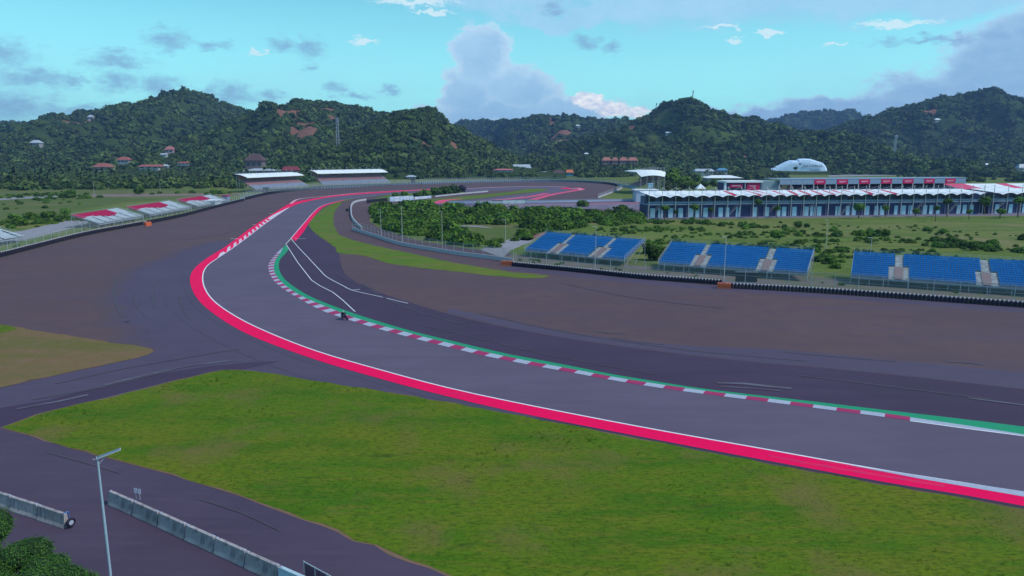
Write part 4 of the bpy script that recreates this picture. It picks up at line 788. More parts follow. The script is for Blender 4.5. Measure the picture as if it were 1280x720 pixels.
# foreground bushes, bottom left
G6 = 'leafy bushes in the bottom left corner'
def near_bush(lab, c, r, seed, n=11000, leaf=0.05, sq=0.85):
    t = thing('bush', lab, 'bush', (c[0], c[1], 0), 0, G6)
    rr = random.Random(seed); mb = MB(); core = MB()
    lbs = [(Vector((rr.uniform(-.5, .5) * r[0], rr.uniform(-.5, .5) * r[1], c[2] + rr.uniform(-.45, .5) * r[2])), rr.uniform(.38, .6)) for _ in range(11)]
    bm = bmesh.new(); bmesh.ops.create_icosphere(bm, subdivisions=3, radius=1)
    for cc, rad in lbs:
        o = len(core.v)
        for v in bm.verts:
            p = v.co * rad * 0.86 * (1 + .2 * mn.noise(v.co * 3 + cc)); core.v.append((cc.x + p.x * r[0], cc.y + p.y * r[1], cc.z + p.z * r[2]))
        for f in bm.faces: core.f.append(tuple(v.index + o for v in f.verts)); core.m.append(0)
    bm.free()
    for k in range(n):
        cc, rad = rr.choice(lbs); d = Vector((rr.gauss(0, 1), rr.gauss(0, 1), rr.gauss(.3, 1))).normalized()
        p = cc + Vector((d.x * r[0], d.y * r[1], d.z * r[2])) * rad * rr.uniform(.82, 1.12); nrm = (d + Vector((rr.gauss(0, .6), rr.gauss(0, .6), rr.gauss(.4, .5)))).normalized()
        u = nrm.orthogonal().normalized(); w = nrm.cross(u); a = rr.uniform(0, 6.28); u2 = u * math.cos(a) + w * math.sin(a); w2 = nrm.cross(u2); s = leaf * rr.uniform(.7, 1.5)
        mb.quad(p - u2 * s, p - w2 * s * .45, p + u2 * s, p + w2 * s * .45 + nrm * s * .1)
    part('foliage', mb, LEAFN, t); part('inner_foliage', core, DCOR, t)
    tr = MB(); tr.tube((0, 0, 0), (0, 0, c[2]), .14, .07, 7)
    for k in range(4): tr.tube((0, 0, c[2] * .4), (rr.uniform(-.5, .5) * r[0], rr.uniform(-.5, .5) * r[1], c[2] + .2 * r[2]), .06, .02, 5)
    part('trunk', tr, BARK, t)
def atz(px, py, z): p = gp(px, py, z); return (p.x, p.y, z)
near_bush('bright leafy bush in the bottom left corner, nearest the lamp post', atz(72, 728, 2.2), (2.0, 1.7, 1.5), 1)
near_bush('dark green bush between the corner and the broken concrete barrier row', atz(24, 700, 2.4), (1.7, 1.5, 1.3), 2)
near_bush('shadowed bush at the very left edge under the hanging branch', atz(-22, 668, 2.6), (1.8, 1.6, 1.7), 3)
near_bush('low bush filling the bottom edge left of the lamp post', atz(20, 745, 1.8), (2.6, 1.6, 1.3), 4)
near_bush('leaf tips of a taller bush poking in above the left barrier row', atz(-22, 606, 5.2), (0.85, 0.8, 1.0), 5, 1500)

# ------------------------------------------------------------------ barriers in the foreground
def jersey(name, L=3.0, H=1.02, m=CONCB):
    prof = [(-.30, 0), (-.30, .09), (-.19, .30), (-.11, H), (.11, H), (.19, .30), (.30, .09), (.30, 0)]; mb = MB(); g = 0.03; n = len(prof)
    xs = [-L / 2 + g, -L / 2 + g + .04, L / 2 - g - .04, L / 2 - g]
    for i, x in enumerate(xs):
        k = .94 if i in (0, 3) else 1
        for (y, z) in prof: mb.v.append((x, y * k, z * (0.99 if i in (0, 3) and z > .5 else 1)))
    for i in range(3):
        for j in range(n - 1): mb.f.append((i * n + j, (i + 1) * n + j, (i + 1) * n + j + 1, i * n + j + 1)); mb.m.append(0)
        mb.f.append((i * n + n - 1, (i + 1) * n + n - 1, (i + 1) * n, i * n)); mb.m.append(0)
    mb.f.append(tuple(range(n - 1, -1, -1))); mb.m.append(0); mb.f.append(tuple(3 * n + j for j in range(n))); mb.m.append(0)
    me = mb.mesh(name, m); bm = bmesh.new(); bm.from_mesh(me); bmesh.ops.recalc_face_normals(bm, faces=bm.faces)
    bm.to_mesh(me); bm.free(); return me
jm = jersey('concrete_block'); jb = jersey('concrete_block', m=CONCW)
def lug_mesh():
    mb = MB()
    mb.box((0, 0, 1.04), (.16, .12, .05))
    return mb.mesh('lifting_lug', KWHITE)
lugm = lug_mesh()
def blocks(p0, p1, n0, labels, grp, blue=()):
    d = (p1 - p0); d.z = 0; L = d.length; u = d / L; ang = math.atan2(u.y, u.x)
    for i, lab in enumerate(labels):
        c = p0 + u * (3.06 * (i + .5) + n0 * 3.06); rj = random.Random(i + len(labels)); nn = Vector((-u.y, u.x, 0)); nn = nn if nn.y > 0 else -nn
        c = c + nn * (0.3 + rj.uniform(-.05, .05))
        t = thing('concrete_barrier', lab, 'barrier', c, ang + rj.uniform(-.012, .012), grp)
        link('block', jb if i in blue else jm, t); link('lifting_lug', lugm, t, (-1.32, 0, 0)); link('lifting_lug', lugm, t, (1.32, 0, 0))
ordn = ['first', 'second', 'third', 'fourth', 'fifth', 'sixth', 'seventh', 'eighth']
blocks(gp(134, 631), gp(320, 717.5), 0, ['grey concrete block at the head of the right barrier row, beside the gap', 'second grey concrete block of the right row, carrying white plates at its start', 'third stained concrete block counted from the gap in the right row', 'fourth grey concrete block counted from the gap in the right row', 'fifth grey concrete block counted from the gap, before the painted ones', 'sixth concrete block counted from the gap, last grey one', 'pale blue painted concrete block at the bottom edge of the right row', 'pale blue painted concrete block past the bottom edge'], 'concrete barrier blocks right of the lamp', blue=(6, 7))
blocks(gp(80, 662), gp(0, 635.5), 0, ['concrete block with a tyre strapped to its free end', 'mossy concrete block, second from the tyre end', 'concrete block at the left picture edge, third from the tyre end', 'concrete block half hidden by the bushes, fourth from the tyre'], 'concrete barrier blocks left of the lamp')
def tyre(lab, loc, rot, r=0.33):
    t = thing('tyre', lab, 'tyre', loc); t.rotation_euler = rot
    bm = bmesh.new(); mb = MB(); n, k = 20, 8
    for i in range(n):
        a = i * 6.2832 / n
        for j in range(k):
            b = j * 6.2832 / k; rr_ = r * .74 + r * .26 * math.cos(b); mb.v.append((rr_ * math.cos(a), rr_ * math.sin(a), .11 * math.sin(b)))
    for i in range(n):
        for j in range(k): mb.f.append((i * k + j, ((i + 1) % n) * k + j, ((i + 1) % n) * k + (j + 1) % k, i * k + (j + 1) % k)); mb.m.append(0)
    bm.free(); part('tread', mb, TYRE, t); m2 = MB(); m2.tube((0, 0, -.05), (0, 0, .05), r * .5, r * .5, 14)
    part('rim', m2, KWHITE, t); return t
e = gp(82, 662); dirv = (gp(0, 635.5) - gp(80, 662)).normalized()
tyre('black tyre hung on the end of the left barrier row', (e.x - dirv.x * .13 + .16, e.y - dirv.y * .13 + .27, .42), (R(90), 0, math.atan2(-dirv.y, -dirv.x) + R(90)))
t = thing('strap', 'blue strap over the end of the left barrier row', 'strap', (e.x + dirv.x * .3 + .16, e.y + dirv.y * .3 + .27, 0), math.atan2(dirv.y, dirv.x))
mb = MB(); mb.box((0, -.16, .8), (.1, .03, .5)); mb.box((0, 0, 1.05), (.1, .34, .03)); part('webbing', mb, mat('blue_webbing', (.08, .2, .5), .8), t)
b = gp(170, 643)
for k, dx in enumerate((-.12, .22)):
    t = thing('marker_plate', ['left one of two small white plates standing on the barrier row', 'right one of two small white plates standing on the barrier row'][k], 'marker', (b.x + dx + .05, b.y + .32 - dx * .4, 1.0), 0)
    m1 = MB(); m1.tube((0, 0, 0), (0, 0, .45), .02, .02, 6); part('post', m1, GALV, t); m1 = MB(); m1.box((0, 0, .62), (.2, .03, .38)); part('plate', m1, KWHITE, t)
# mesh fence panel at the bottom
p0, p1 = gp(381, 724), gp(420, 746); d = (p1 - p0); L = 3.2; ang = math.atan2(d.y, d.x)
t = thing('fence_panel', 'dark mesh fence panel standing at the bottom edge beside the pale blue blocks', 'fence', p0, ang)
mb = MB(); mb.box((L / 2, 0, 1.15), (L, .05, .05)); mb.box((L / 2, 0, .12), (L, .05, .05)); part('rail', mb, GALV, t)
for x in (0, 1.06, 2.13, L): mb = MB(); mb.box((x, 0, .6), (.06, .06, 1.2)); part('post', mb, GALV, t)
mb = MB(); mb.box((L / 2, 0, .63), (L - .04, .02, .96)); part('mesh_panel', mb, mat('dark_wire_mesh', (.04, .04, .07), .8, alpha=.55), t)

# ------------------------------------------------------------------ lamps
def solar_lamp(lab, base, H, az):
    t = thing('street_lamp', lab, 'street lamp', base, az)
    mb = MB(); mb.tube((0, 0, 0), (0, 0, .05), .2, .2, 12); part('base_plate', mb, POLE, t)
    mb = MB(); mb.tube((0, 0, .05), (0, 0, H * .55), .085, .07, 12); mb.tube((0, 0, H * .55), (0, 0, H), .07, .05, 12); part('pole', mb, POLE, t)
    M = Matrix.Translation((0, 0, H + .06)) @ Matrix.Rotation(R(-14), 4, 'Y')
    mb = MB(); mb.box((.58, 0, .0), (1.3, .34, .05), M=M); pnl = part('lamp_head', mb, GALV, t)
    mb = MB(); mb.box((.58, 0, .03), (1.2, .28, .012), M=M); part('solar_panel', mb, mat('solar_cell', (.12, .15, .22), .25, spec=.6), pnl)
    mb = MB(); mb.box((.75, 0, -.032), (.7, .2, .012), M=M); part('light_strip', mb, KWHITE, pnl)
    mb = MB(); mb.tube((0, 0, H - .35), (.5, 0, H + .13), .02, .02, 6); mb.tube((0, 0, H - .02), (.12, 0, H + .06), .035, .03, 6); part('bracket', mb, GALV, t)
    mb = MB(); mb.tube((-.22, 0, H), (0, 0, H), .014, .014, 5); mb.tube((-.22, 0, H - .03), (-.22, 0, H + .06), .02, .02, 5); part('sensor_arm', mb, GALV, t)
LH = 8.0; lp = gp(122, 573.5, LH)
solar_lamp('tall grey blue street lamp with a flat solar head standing by the concrete blocks', (lp.x, lp.y, 0), LH, R(28))
def small_lamp(lab, px, base, top, grp, head=True, arm=0.9):
    b = gp(px, base); zz = b.y * CP + CH * SP; H = (base - top) * zz / F; w = 0.055 if zz < 200 else 0.07
    t = thing('lamp_post', lab, 'lamp post', b, 0, grp); mb = MB(); mb.tube((0, 0, 0), (0, 0, H), w * 1.3, w * .8, 6); part('pole', mb, POLEW, t)
    if head: mb = MB(); mb.box((-arm / 2, 0, H + .02), (arm, .22, .07)); part('lamp_head', mb, POLEW, t)
G7 = 'slim lamp posts along the infield fence'
for px, base, top, lab in ((476.5, 294, 262, 'lamp post at the bend of the fence, leftmost of the slim posts in the bushes'), (503, 303, 258, 'lamp post in front of the bright bushes, second along the fence'), (553, 315, 265, 'taller lamp post among the infield bushes, third along the fence'), (632, 326, 275, 'lamp post at the end of the service road fence beside the round bush'),
        (744, 340, 283, 'lamp post standing in front of the left blue stand'), (904.5, 357, 296, 'lamp post standing in front of the middle blue stand'), (1032, 312, 275, 'lamp post in the grass between the middle and right stands'), (1085.5, 346, 297, 'lamp post at the left end of the right blue stand')):
    small_lamp(lab, px, base, top, G7)

# ------------------------------------------------------------------ tyre walls, concrete walls, catch fences
def shift(ps, off): A, _ = ribbon(ps, 0, off); return [Vector((p.x, p.y, 0)) for p in A]
def tyre_wall(lab, ps, off, step=0.64, H=0.98, tabs=True, grp='tyre walls round the outside of the circuit', sides=8):
    ps = walk(shift(ps, off), step); o = ps[0]; t = thing('tyre_wall', lab, 'tyre wall', o, 0, grp); mb = MB(); m2 = MB(); rr_ = random.Random(1)
    for i, p in enumerate(ps):
        x, y = p.x - o.x, p.y - o.y; j = rr_.uniform(-.03, .03)
        mb.tube((x, y, 0), (x, y + j, H * .5 - .01), .31, .31, sides); mb.tube((x, y + j, H * .5), (x, y, H), .31, .27, sides)
        if tabs and i < len(ps) - 1:
            q = (ps[i] + ps[i + 1]) / 2 - o; m2.tube((q.x, q.y, H - .14), (q.x, q.y, H + .12), .2, .13, 6)
    part('tyre_stacks', mb, TYRE, t, stuff=True)
    if tabs: part('belt_tabs', m2, BELT, t, stuff=True)
    return t
def fence(lab, ps, off, H, wallH, step, wallm=CONC, grp='catch fences round the circuit', wallw=0.35, meshm=None, pr=0.06, wall=True):
    ps = walk(shift(ps, off), step); o = ps[0]
    if wall:
        tw = thing('concrete_wall', lab.replace('catch fence', 'low concrete wall under the catch fence'), 'wall', o, 0, grp.replace('catch fences', 'low walls'))
        for i in range(len(ps) - 1):
            a, b = ps[i] - o, ps[i + 1] - o; c = (a + b) / 2; L = (b - a).length - 0.05; mb = MB()
            ang = math.atan2(b.y - a.y, b.x - a.x); mb.box((0, 0, wallH / 2), (L, wallw, wallH)); mb.box((0, -.0, .06), (L - .02, wallw + .16, .12))
            w = link('wall_block', mb.mesh('wall_block', wallm), tw, (c.x, c.y, 0), ang)
    t = thing('catch_fence', lab, 'fence', o, 0, grp)
    mb = MB(); mb.tube((0, 0, 0), (0, 0, H), pr, pr * .8, 6); pm = mb.mesh('post', GALV)
    for i, p in enumerate(ps[:300]): link('post', pm, t, p - o)
    mb = MB(); m2 = MB()
    for i in range(len(ps) - 1):
        a, b = ps[i] - o, ps[i + 1] - o
        for h in (H - .03, (H + wallH) / 2, wallH + .05): m2.tube((a.x, a.y, h), (b.x, b.y, h), .025, .025, 4)
        m = (b - a); nn = Vector((-m.y, m.x, 0)).normalized() * .03
        mb.quad((a.x + nn.x, a.y + nn.y, wallH), (b.x + nn.x, b.y + nn.y, wallH), (b.x + nn.x, b.y + nn.y, H - .05), (a.x + nn.x, a.y + nn.y, H - .05))
    part('wire_mesh', mb, meshm or MESHM, t, stuff=True); part('cables', m2, GALV, t, stuff=True)
    return t
wr1 = curve(WALL_R[:4], 2); wr2 = curve([(906, 360.5), (960, 363.2), (1010, 366), (1085, 371), (1175, 377.5), (1280, 385), (1420, 395.5)], 2)
tyre_wall('long black tyre wall with pale scalloped top before the left and middle blue stands', wr1, 0.4)
tyre_wall('black tyre wall with a pale dotted top edge before the right blue stand', wr2, 0.4)
fence('tall wire catch fence behind the tyre wall in front of the blue stands', wr, 1.7, 3.5, 0.5, 4.0)
cw = curve(CWALL, 2)
fence('wire catch fence on a white concrete wall beside the service road bend', cw, 0.2, 3.2, 0.95, 3.6, WALLW)
# freestanding curved concrete wall of the service road
cp = walk(curve([(457.5, 250.3), (445, 252.8), (440, 256.5), (438.8, 265), (441, 275), (447.5, 282.5), (452.5, 287)], 2), 3.0); o = cp[0]
t = thing('concrete_wall', 'curved white concrete wall standing free on the bend of the service road', 'wall', o)
for i in range(len(cp) - 1):
    a, b = cp[i] - o, cp[i + 1] - o; c = (a + b) / 2; mb = MB(); L = (b - a).length - .04; mb.box((0, 0, .5), (L, .4, 1.0)); mb.box((0, 0, .08), (L - .02, .6, .16))
    link('wall_block', mb.mesh('wall_block', WALLW), t, (c.x, c.y, 0), math.atan2(b.y - a.y, b.x - a.x))
wl1 = curve(WALL_L[:5], 3); wl2 = curve([(186, 280), (225, 272), (272.5, 259.5), (306, 251)], 3); wl3 = curve([(308, 250), (335, 243.5), (352, 241), (370, 239), (402, 236.3), (450, 234), (500, 231.3), (527, 230.3)], 4); wl4 = curve(WALL_L[13:], 5)
tyre_wall('dark tyre wall along the left edge, up to the orange block', wl1, 0.4, 1.2, 1.35, True)
tyre_wall('dark tyre wall past the orange block beside the red and white stands', wl2, 0.4, 1.2, 1.35, False)
tyre_wall('dark tyre wall running in front of the two white roofed stands', wl3, 0.5, 1.6, 1.7, False, sides=6)
tyre_wall('far dark tyre wall curving round the hairpin', wl4, 0.5, 2.0, 1.8, False, sides=6)
fence('wire catch fence behind the left tyre wall beside the red and white stands', curve(WALL_L[:8], 3), 2.2, 3.6, 0.9, 5.0, CONC)
fence('grey catch fence below the two white roofed stands', curve(WALL_L[7:14], 4), 2.5, 4.2, 1.4, 9.0, PARAP, meshm=MESHF, pr=.09)
fence('far grey catch fence behind the hairpin run-off', curve(WALL_L[13:] + [(790, 236)], 5), 3.0, 4.6, 1.8, 14.0, PARAP, meshm=MESHF, pr=.12)
fence('pale fence on the inner side of the hairpin by the covered stand', curve([(747.5, 247.6), (762, 242.2), (777.5, 235.8)], 4), 0.0, 2.6, 0.9, 9.0, WALLW, meshm=MESHF, pr=.08)
fence('blue white barrier fence dividing the pit lane from the far track', curve([(560, 254.4), (600, 254.2), (640, 253.6), (700, 252.9), (745, 252), (805, 251)], 5), 0.0, 1.6, 1.0, 8.0, mat('pale_blue_wall', (.34, .42, .62), .7, [(.15, (.5, .52, .62), .45, .6, .9)]), meshm=MESHF, pr=.05)
fence('white edged guard rail behind the far grass island', curve([(543.8, 246.2), (575, 243), (610, 239.8)], 5), 0.0, 1.0, 0.8, 10.0, WALLW, meshm=MESHF, pr=.05)
def block(name, lab, cat, c, d, ang, m, parts=()):
    t = thing(name, lab, cat, c, ang); mb = MB(); mb.box((0, 0, d[2] / 2), d); part('body', mb, m, t)
    for (nm, cc, dd, mm) in parts: mb = MB(); mb.box(cc, dd); part(nm, mb, mm, t)
    return t
for px, py, w, h, lab in ((634, 331.5, 2.8, 1.0, 'orange padded block at the start of the right tyre wall'), (905, 360.5, 2.5, 1.05, 'orange padded block in the break of the right tyre wall'), (185, 282.5, 2.6, 1.5, 'small orange block in the break of the left tyre wall')):
    g = gp(px, py); block('orange_block', lab, 'crash block', (g.x, g.y, 0), (w, .8, h), R(-14) if px > 300 else R(70), ORANGE, [('strap', (0, 0, h * .5), (w + .03, .84, .10), mat('dull_orange_strap', (.35, .08, .05), .7)), ('strap', (0, 0, h + .01), (.12, .84, .04), mat('dull_orange_strap', (.35, .08, .05), .7))])
g = gp(939, 357); block('dark_screen', 'dark rectangular screen on the catch fence before the middle blue stand', 'screen', (g.x, g.y + 3.2, 0), (4.2, .2, 2.2), R(-8), BLACKM, [('frame', (0, -.12, 2.2), (4.4, .1, .12), GALV), ('frame', (0, -.12, .1), (4.4, .1, .12), GALV)])

# ------------------------------------------------------------------ grandstands
def stand(name, lab, FL, FR, h0, rows, rd, rh, matf, mats, aisles, grp, roof=None, seatw=0.5, aw=1.4, portal=True, rail=True, seatd=0.4, gapw=0.0):
    FL, FR = Vector((FL.x, FL.y, 0)), Vector((FR.x, FR.y, 0)); d = FR - FL; L = d.length; ang = math.atan2(d.y, d.x)
    t = thing(name, lab, 'grandstand', FL, ang, grp); D = rows * rd; zr = lambda r: h0 + r * rh
    seats = MB(); deck = MB(); steps = MB(); rr_ = random.Random(len(lab))
    for r in range(rows):
        deck.box((L / 2, r * rd + rd / 2, zr(r) - .06), (L, rd * .98, .08)); deck.box((L / 2, r * rd + .02, zr(r) - rh / 2 - .06), (L, .03, rh * .9))
        n = int(L / seatw)
        for k in range(n):
            x = (k + .5) * L / n; skip = False
            for a in aisles:
                w = aw / 2 + (1.1 if portal and r < rows * .48 else 0)
                if abs(x - a * L) < w: skip = True
            if skip: continue
            mi = matf(r / rows, x / L)
            if mi is None: continue
            y = r * rd + rd * .5; z = zr(r)
            seats.box((x, y, z + .36), (seatw * (.86 - gapw), seatd, .07), mi); seats.box((x, y + seatd / 2 + .02, z + .50), (seatw * (.86 - gapw), .05, .30), mi)
        for a in aisles:
            x = a * L; low = portal and r < rows * .48
            for sx in ((-.85, .85) if low else (0,)):
                for q in (0, 1): steps.box((x + sx * aw, r * rd + rd * (.25 + .5 * q), zr(r) + .02 + q * rh / 2 + .04), (aw * (.8 if low else .95), rd * .42, .10))
    part('seats', seats, mats, t, stuff=True); part('deck', deck, DECK, t); part('stair_treads', steps, STEP, t, stuff=True)
    if portal:
        for a in aisles:
            mb = MB(); w = aw * .85; z0, z1 = h0 - .3, zr(int(rows * .42)) - .1; rq = rows * .47; mb.quad((a * L - w * .62, -.02, h0 + .16), (a * L + w * .62, -.02, h0 + .16), (a * L + w * .62, rq * rd, h0 + rq * rh + .16), (a * L - w * .62, rq * rd, h0 + rq * rh + .16)); mb.box((a * L, rows * .47 * rd, (z0 + z1) / 2 + .1), (w, .1, z1 - z0)); part('portal', mb, PORTAL, t)
    fr = MB(); nb = max(3, int(L / 3.2)) + 1; zt = zr(rows)
    for i in range(nb):
        x = L * i / (nb - 1)
        for y in (0.1, D * .5, D - .1): fr.tube((x, y, 0), (x, y, h0 - .1 + rh * (y / rd) - .1), .06, .06, 5)
        fr.tube((x, .1, 0), (x, D * .5, h0 + rh * rows * .5 - .3), .04, .04, 4); fr.tube((x, D * .5, .1), (x, D - .1, zt - .4), .04, .04, 4)
    part('support_frame', fr, GALV, t, stuff=True)
    if rail:
        rl = MB()
        def rr2(a, b, n):
            a, b = Vector(a), Vector(b)
            for h in (.3, .6, .9, 1.15): rl.tube(a + Vector((0, 0, h)), b + Vector((0, 0, h)), .022, .022, 4)
            for k in range(n + 1): p = a.lerp(b, k / n); rl.tube(p, p + Vector((0, 0, 1.2)), .035, .035, 4)
        rr2((0, D, zt - .3), (L, D, zt - .3), int(L / 1.2)); rr2((0, 0, h0), (0, D, zt - .2), 7); rr2((L, 0, h0), (L, D, zt - .2), 7); rr2((0, -.05, h0 - .3), (L, -.05, h0 - .3), int(L / 2.2))
        part('railing', rl, GALV, t, stuff=True)
        mb = MB(); mb.box((L / 2, -.12, h0 - .12), (L, .06, .16)); part('front_beam', mb, KWHITE, t)
    if roof:
        zf, zb, yf, yb, over = roof; mb = MB(); n = max(6, int(L / 8))
        for i in range(n):
            x0, x1 = -over + (L + 2 * over) * i / n, -over + (L + 2 * over) * (i + 1) / n
            for q, (ya, za, yb2, zb2) in enumerate(((yf, zf, (yf + yb) / 2, (zf + zb) / 2 + .5), ((yf + yb) / 2, (zf + zb) / 2 + .5, yb, zb))):
                mb.quad((x0, ya, za), (x1, ya, za), (x1, yb2, zb2), (x0, yb2, zb2)); mb.quad((x0, ya, za - .25), (x0, yb2, zb2 - .25), (x1, yb2, zb2 - .25), (x1, ya, za - .25))
        mb.quad((-over, yf, zf - .5), (L + over, yf, zf - .5), (L + over, yf, zf), (-over, yf, zf)); part('roof', mb, ROOFW, t)
        pm = MB(); pm.tube((0, 0, 0), (0, 0, zb + 2.2), .16, .12, 6); pme = pm.mesh('column', POLEW); nc = max(3, int(L / 6.5))
        cb = MB()
        for i in range(nc + 1):
            x = L * i / nc; link('column', pme, t, (x, yb - .6, 0)); cb.tube((x, yb - .6, zb + 2.1), (x, yf + 1, zf + .1), .05, .05, 4)
        part('stay_cables', cb, POLEW, t, stuff=True)
        mb = MB(); mb.box((L / 2, D + .1, (zt + zb) / 2), (L, .1, zb - zt - .6)); part('back_screen', mb, BRNS, t)
    return t
GB = 'blue seated open stands along the right side'
blue = lambda r, s: 0
stand('grandstand', 'left of the three open stands with blue seats, showing both portals', gp(655.5, 313, 1.5), gp(780.5, 325.5, 1.5), 1.5, 12, .82, .30, blue, [BLUE], (.30, .72), GB)
stand('grandstand', 'middle of the three open stands with blue seats', gp(822.8, 329.5, 1.5), gp(1009, 343, 1.5), 1.5, 12, .82, .30, blue, [BLUE], (.28, .73), GB)
stand('grandstand', 'right one of three open blue seated stands, cut off by the picture edge', gp(1063.5, 346, 1.5), gp(1322, 363.5, 1.5), 1.5, 12, .82, .30, blue, [BLUE], (.25, .685), GB)
GR = 'red and white seated stands along the left side'
def redwhite(r, s):
    if (s * 5.2 + .3 - r * .35) % 1 < .16 and r < .55: return None
    return 0 if r > .5 + .12 * math.sin(s * 9) + (.55 if s > .74 else 0) else 1
for (y0, y1, x, lab) in ((180, 214, -143.5, 'red and white stand nearest the camera, cut by the left edge'), (254, 288, -145.5, 'red and white stand with the widest red block, left of the row of three'), (294, 336, -147, 'middle of the row of three red and white stands'), (344, 388, -149.5, 'farthest red and white stand, next to the small white cabin')):
    stand('grandstand', lab, Vector((x, y0, 0)), Vector((x - (y1 - y0) * .05, y1, 0)), 1.3, 12, .80, .25, redwhite, [REDS, WHTS], (), GR, seatw=.62, portal=False)
GF = 'white roofed stands on the far outside bend'
fs = lambda r, s: None if (s * 6 + r * .15) % 1 < .03 else (1 if r > .32 else 0)
stand('grandstand', 'left one of two distant white roofed stands', gp(319, 240.5), gp(386, 235.6), 2.2, 14, .95, .5, fs, [GREYS, BRNS], (), GF, roof=(10.4, 12.6, 5.0, 15.5, 1.5), seatw=1.4, portal=False, seatd=.6, rail=False)
stand('grandstand', 'right one of two distant white roofed stands, the longer', gp(404, 234.3), gp(488, 231), 2.2, 14, .95, .55, fs, [GREYS, BRNS], (), GF, roof=(11.2, 13.6, 5.0, 15.5, 1.5), seatw=1.6, portal=False, seatd=.6, rail=False)
g = gp(790, 240)
ct = stand('covered_stand', 'tall white roofed stand at the end of the pit lane facing the hairpin', Vector((84, 522, 0)), Vector((86, 490, 0)), 4.8, 12, 1.3, .5, lambda r, s: 1, [GREYS, BRNS], (), None, roof=(14.6, 15.2, -3.0, 17, 2.0), seatw=1.2, portal=False, seatd=.7, rail=True)
mb = MB(); Lc = 32.1
for q in range(6):
    f0, f1 = q / 6, (q + 1) / 6; za = lambda f: 14.4 + 1.6 * math.sin(math.pi * f); zb_ = lambda f: 11.4 + 1.0 * math.sin(math.pi * f)
    mb.quad((Lc + 1.9, -3 + 20 * f0, za(f0)), (Lc + 8, -1 + 16 * f0, zb_(f0)), (Lc + 8, -1 + 16 * f1, zb_(f1)), (Lc + 1.9, -3 + 20 * f1, za(f1)))
part('roof_skirt', mb, ROOFW, ct)
for q in range(5): mb = MB(); mb.tube((Lc + 7.6, -1 + 4 * q, 0), (Lc + 7.6, -1 + 4 * q, 12), .14, .14, 6); part('column', mb, POLEW, ct)
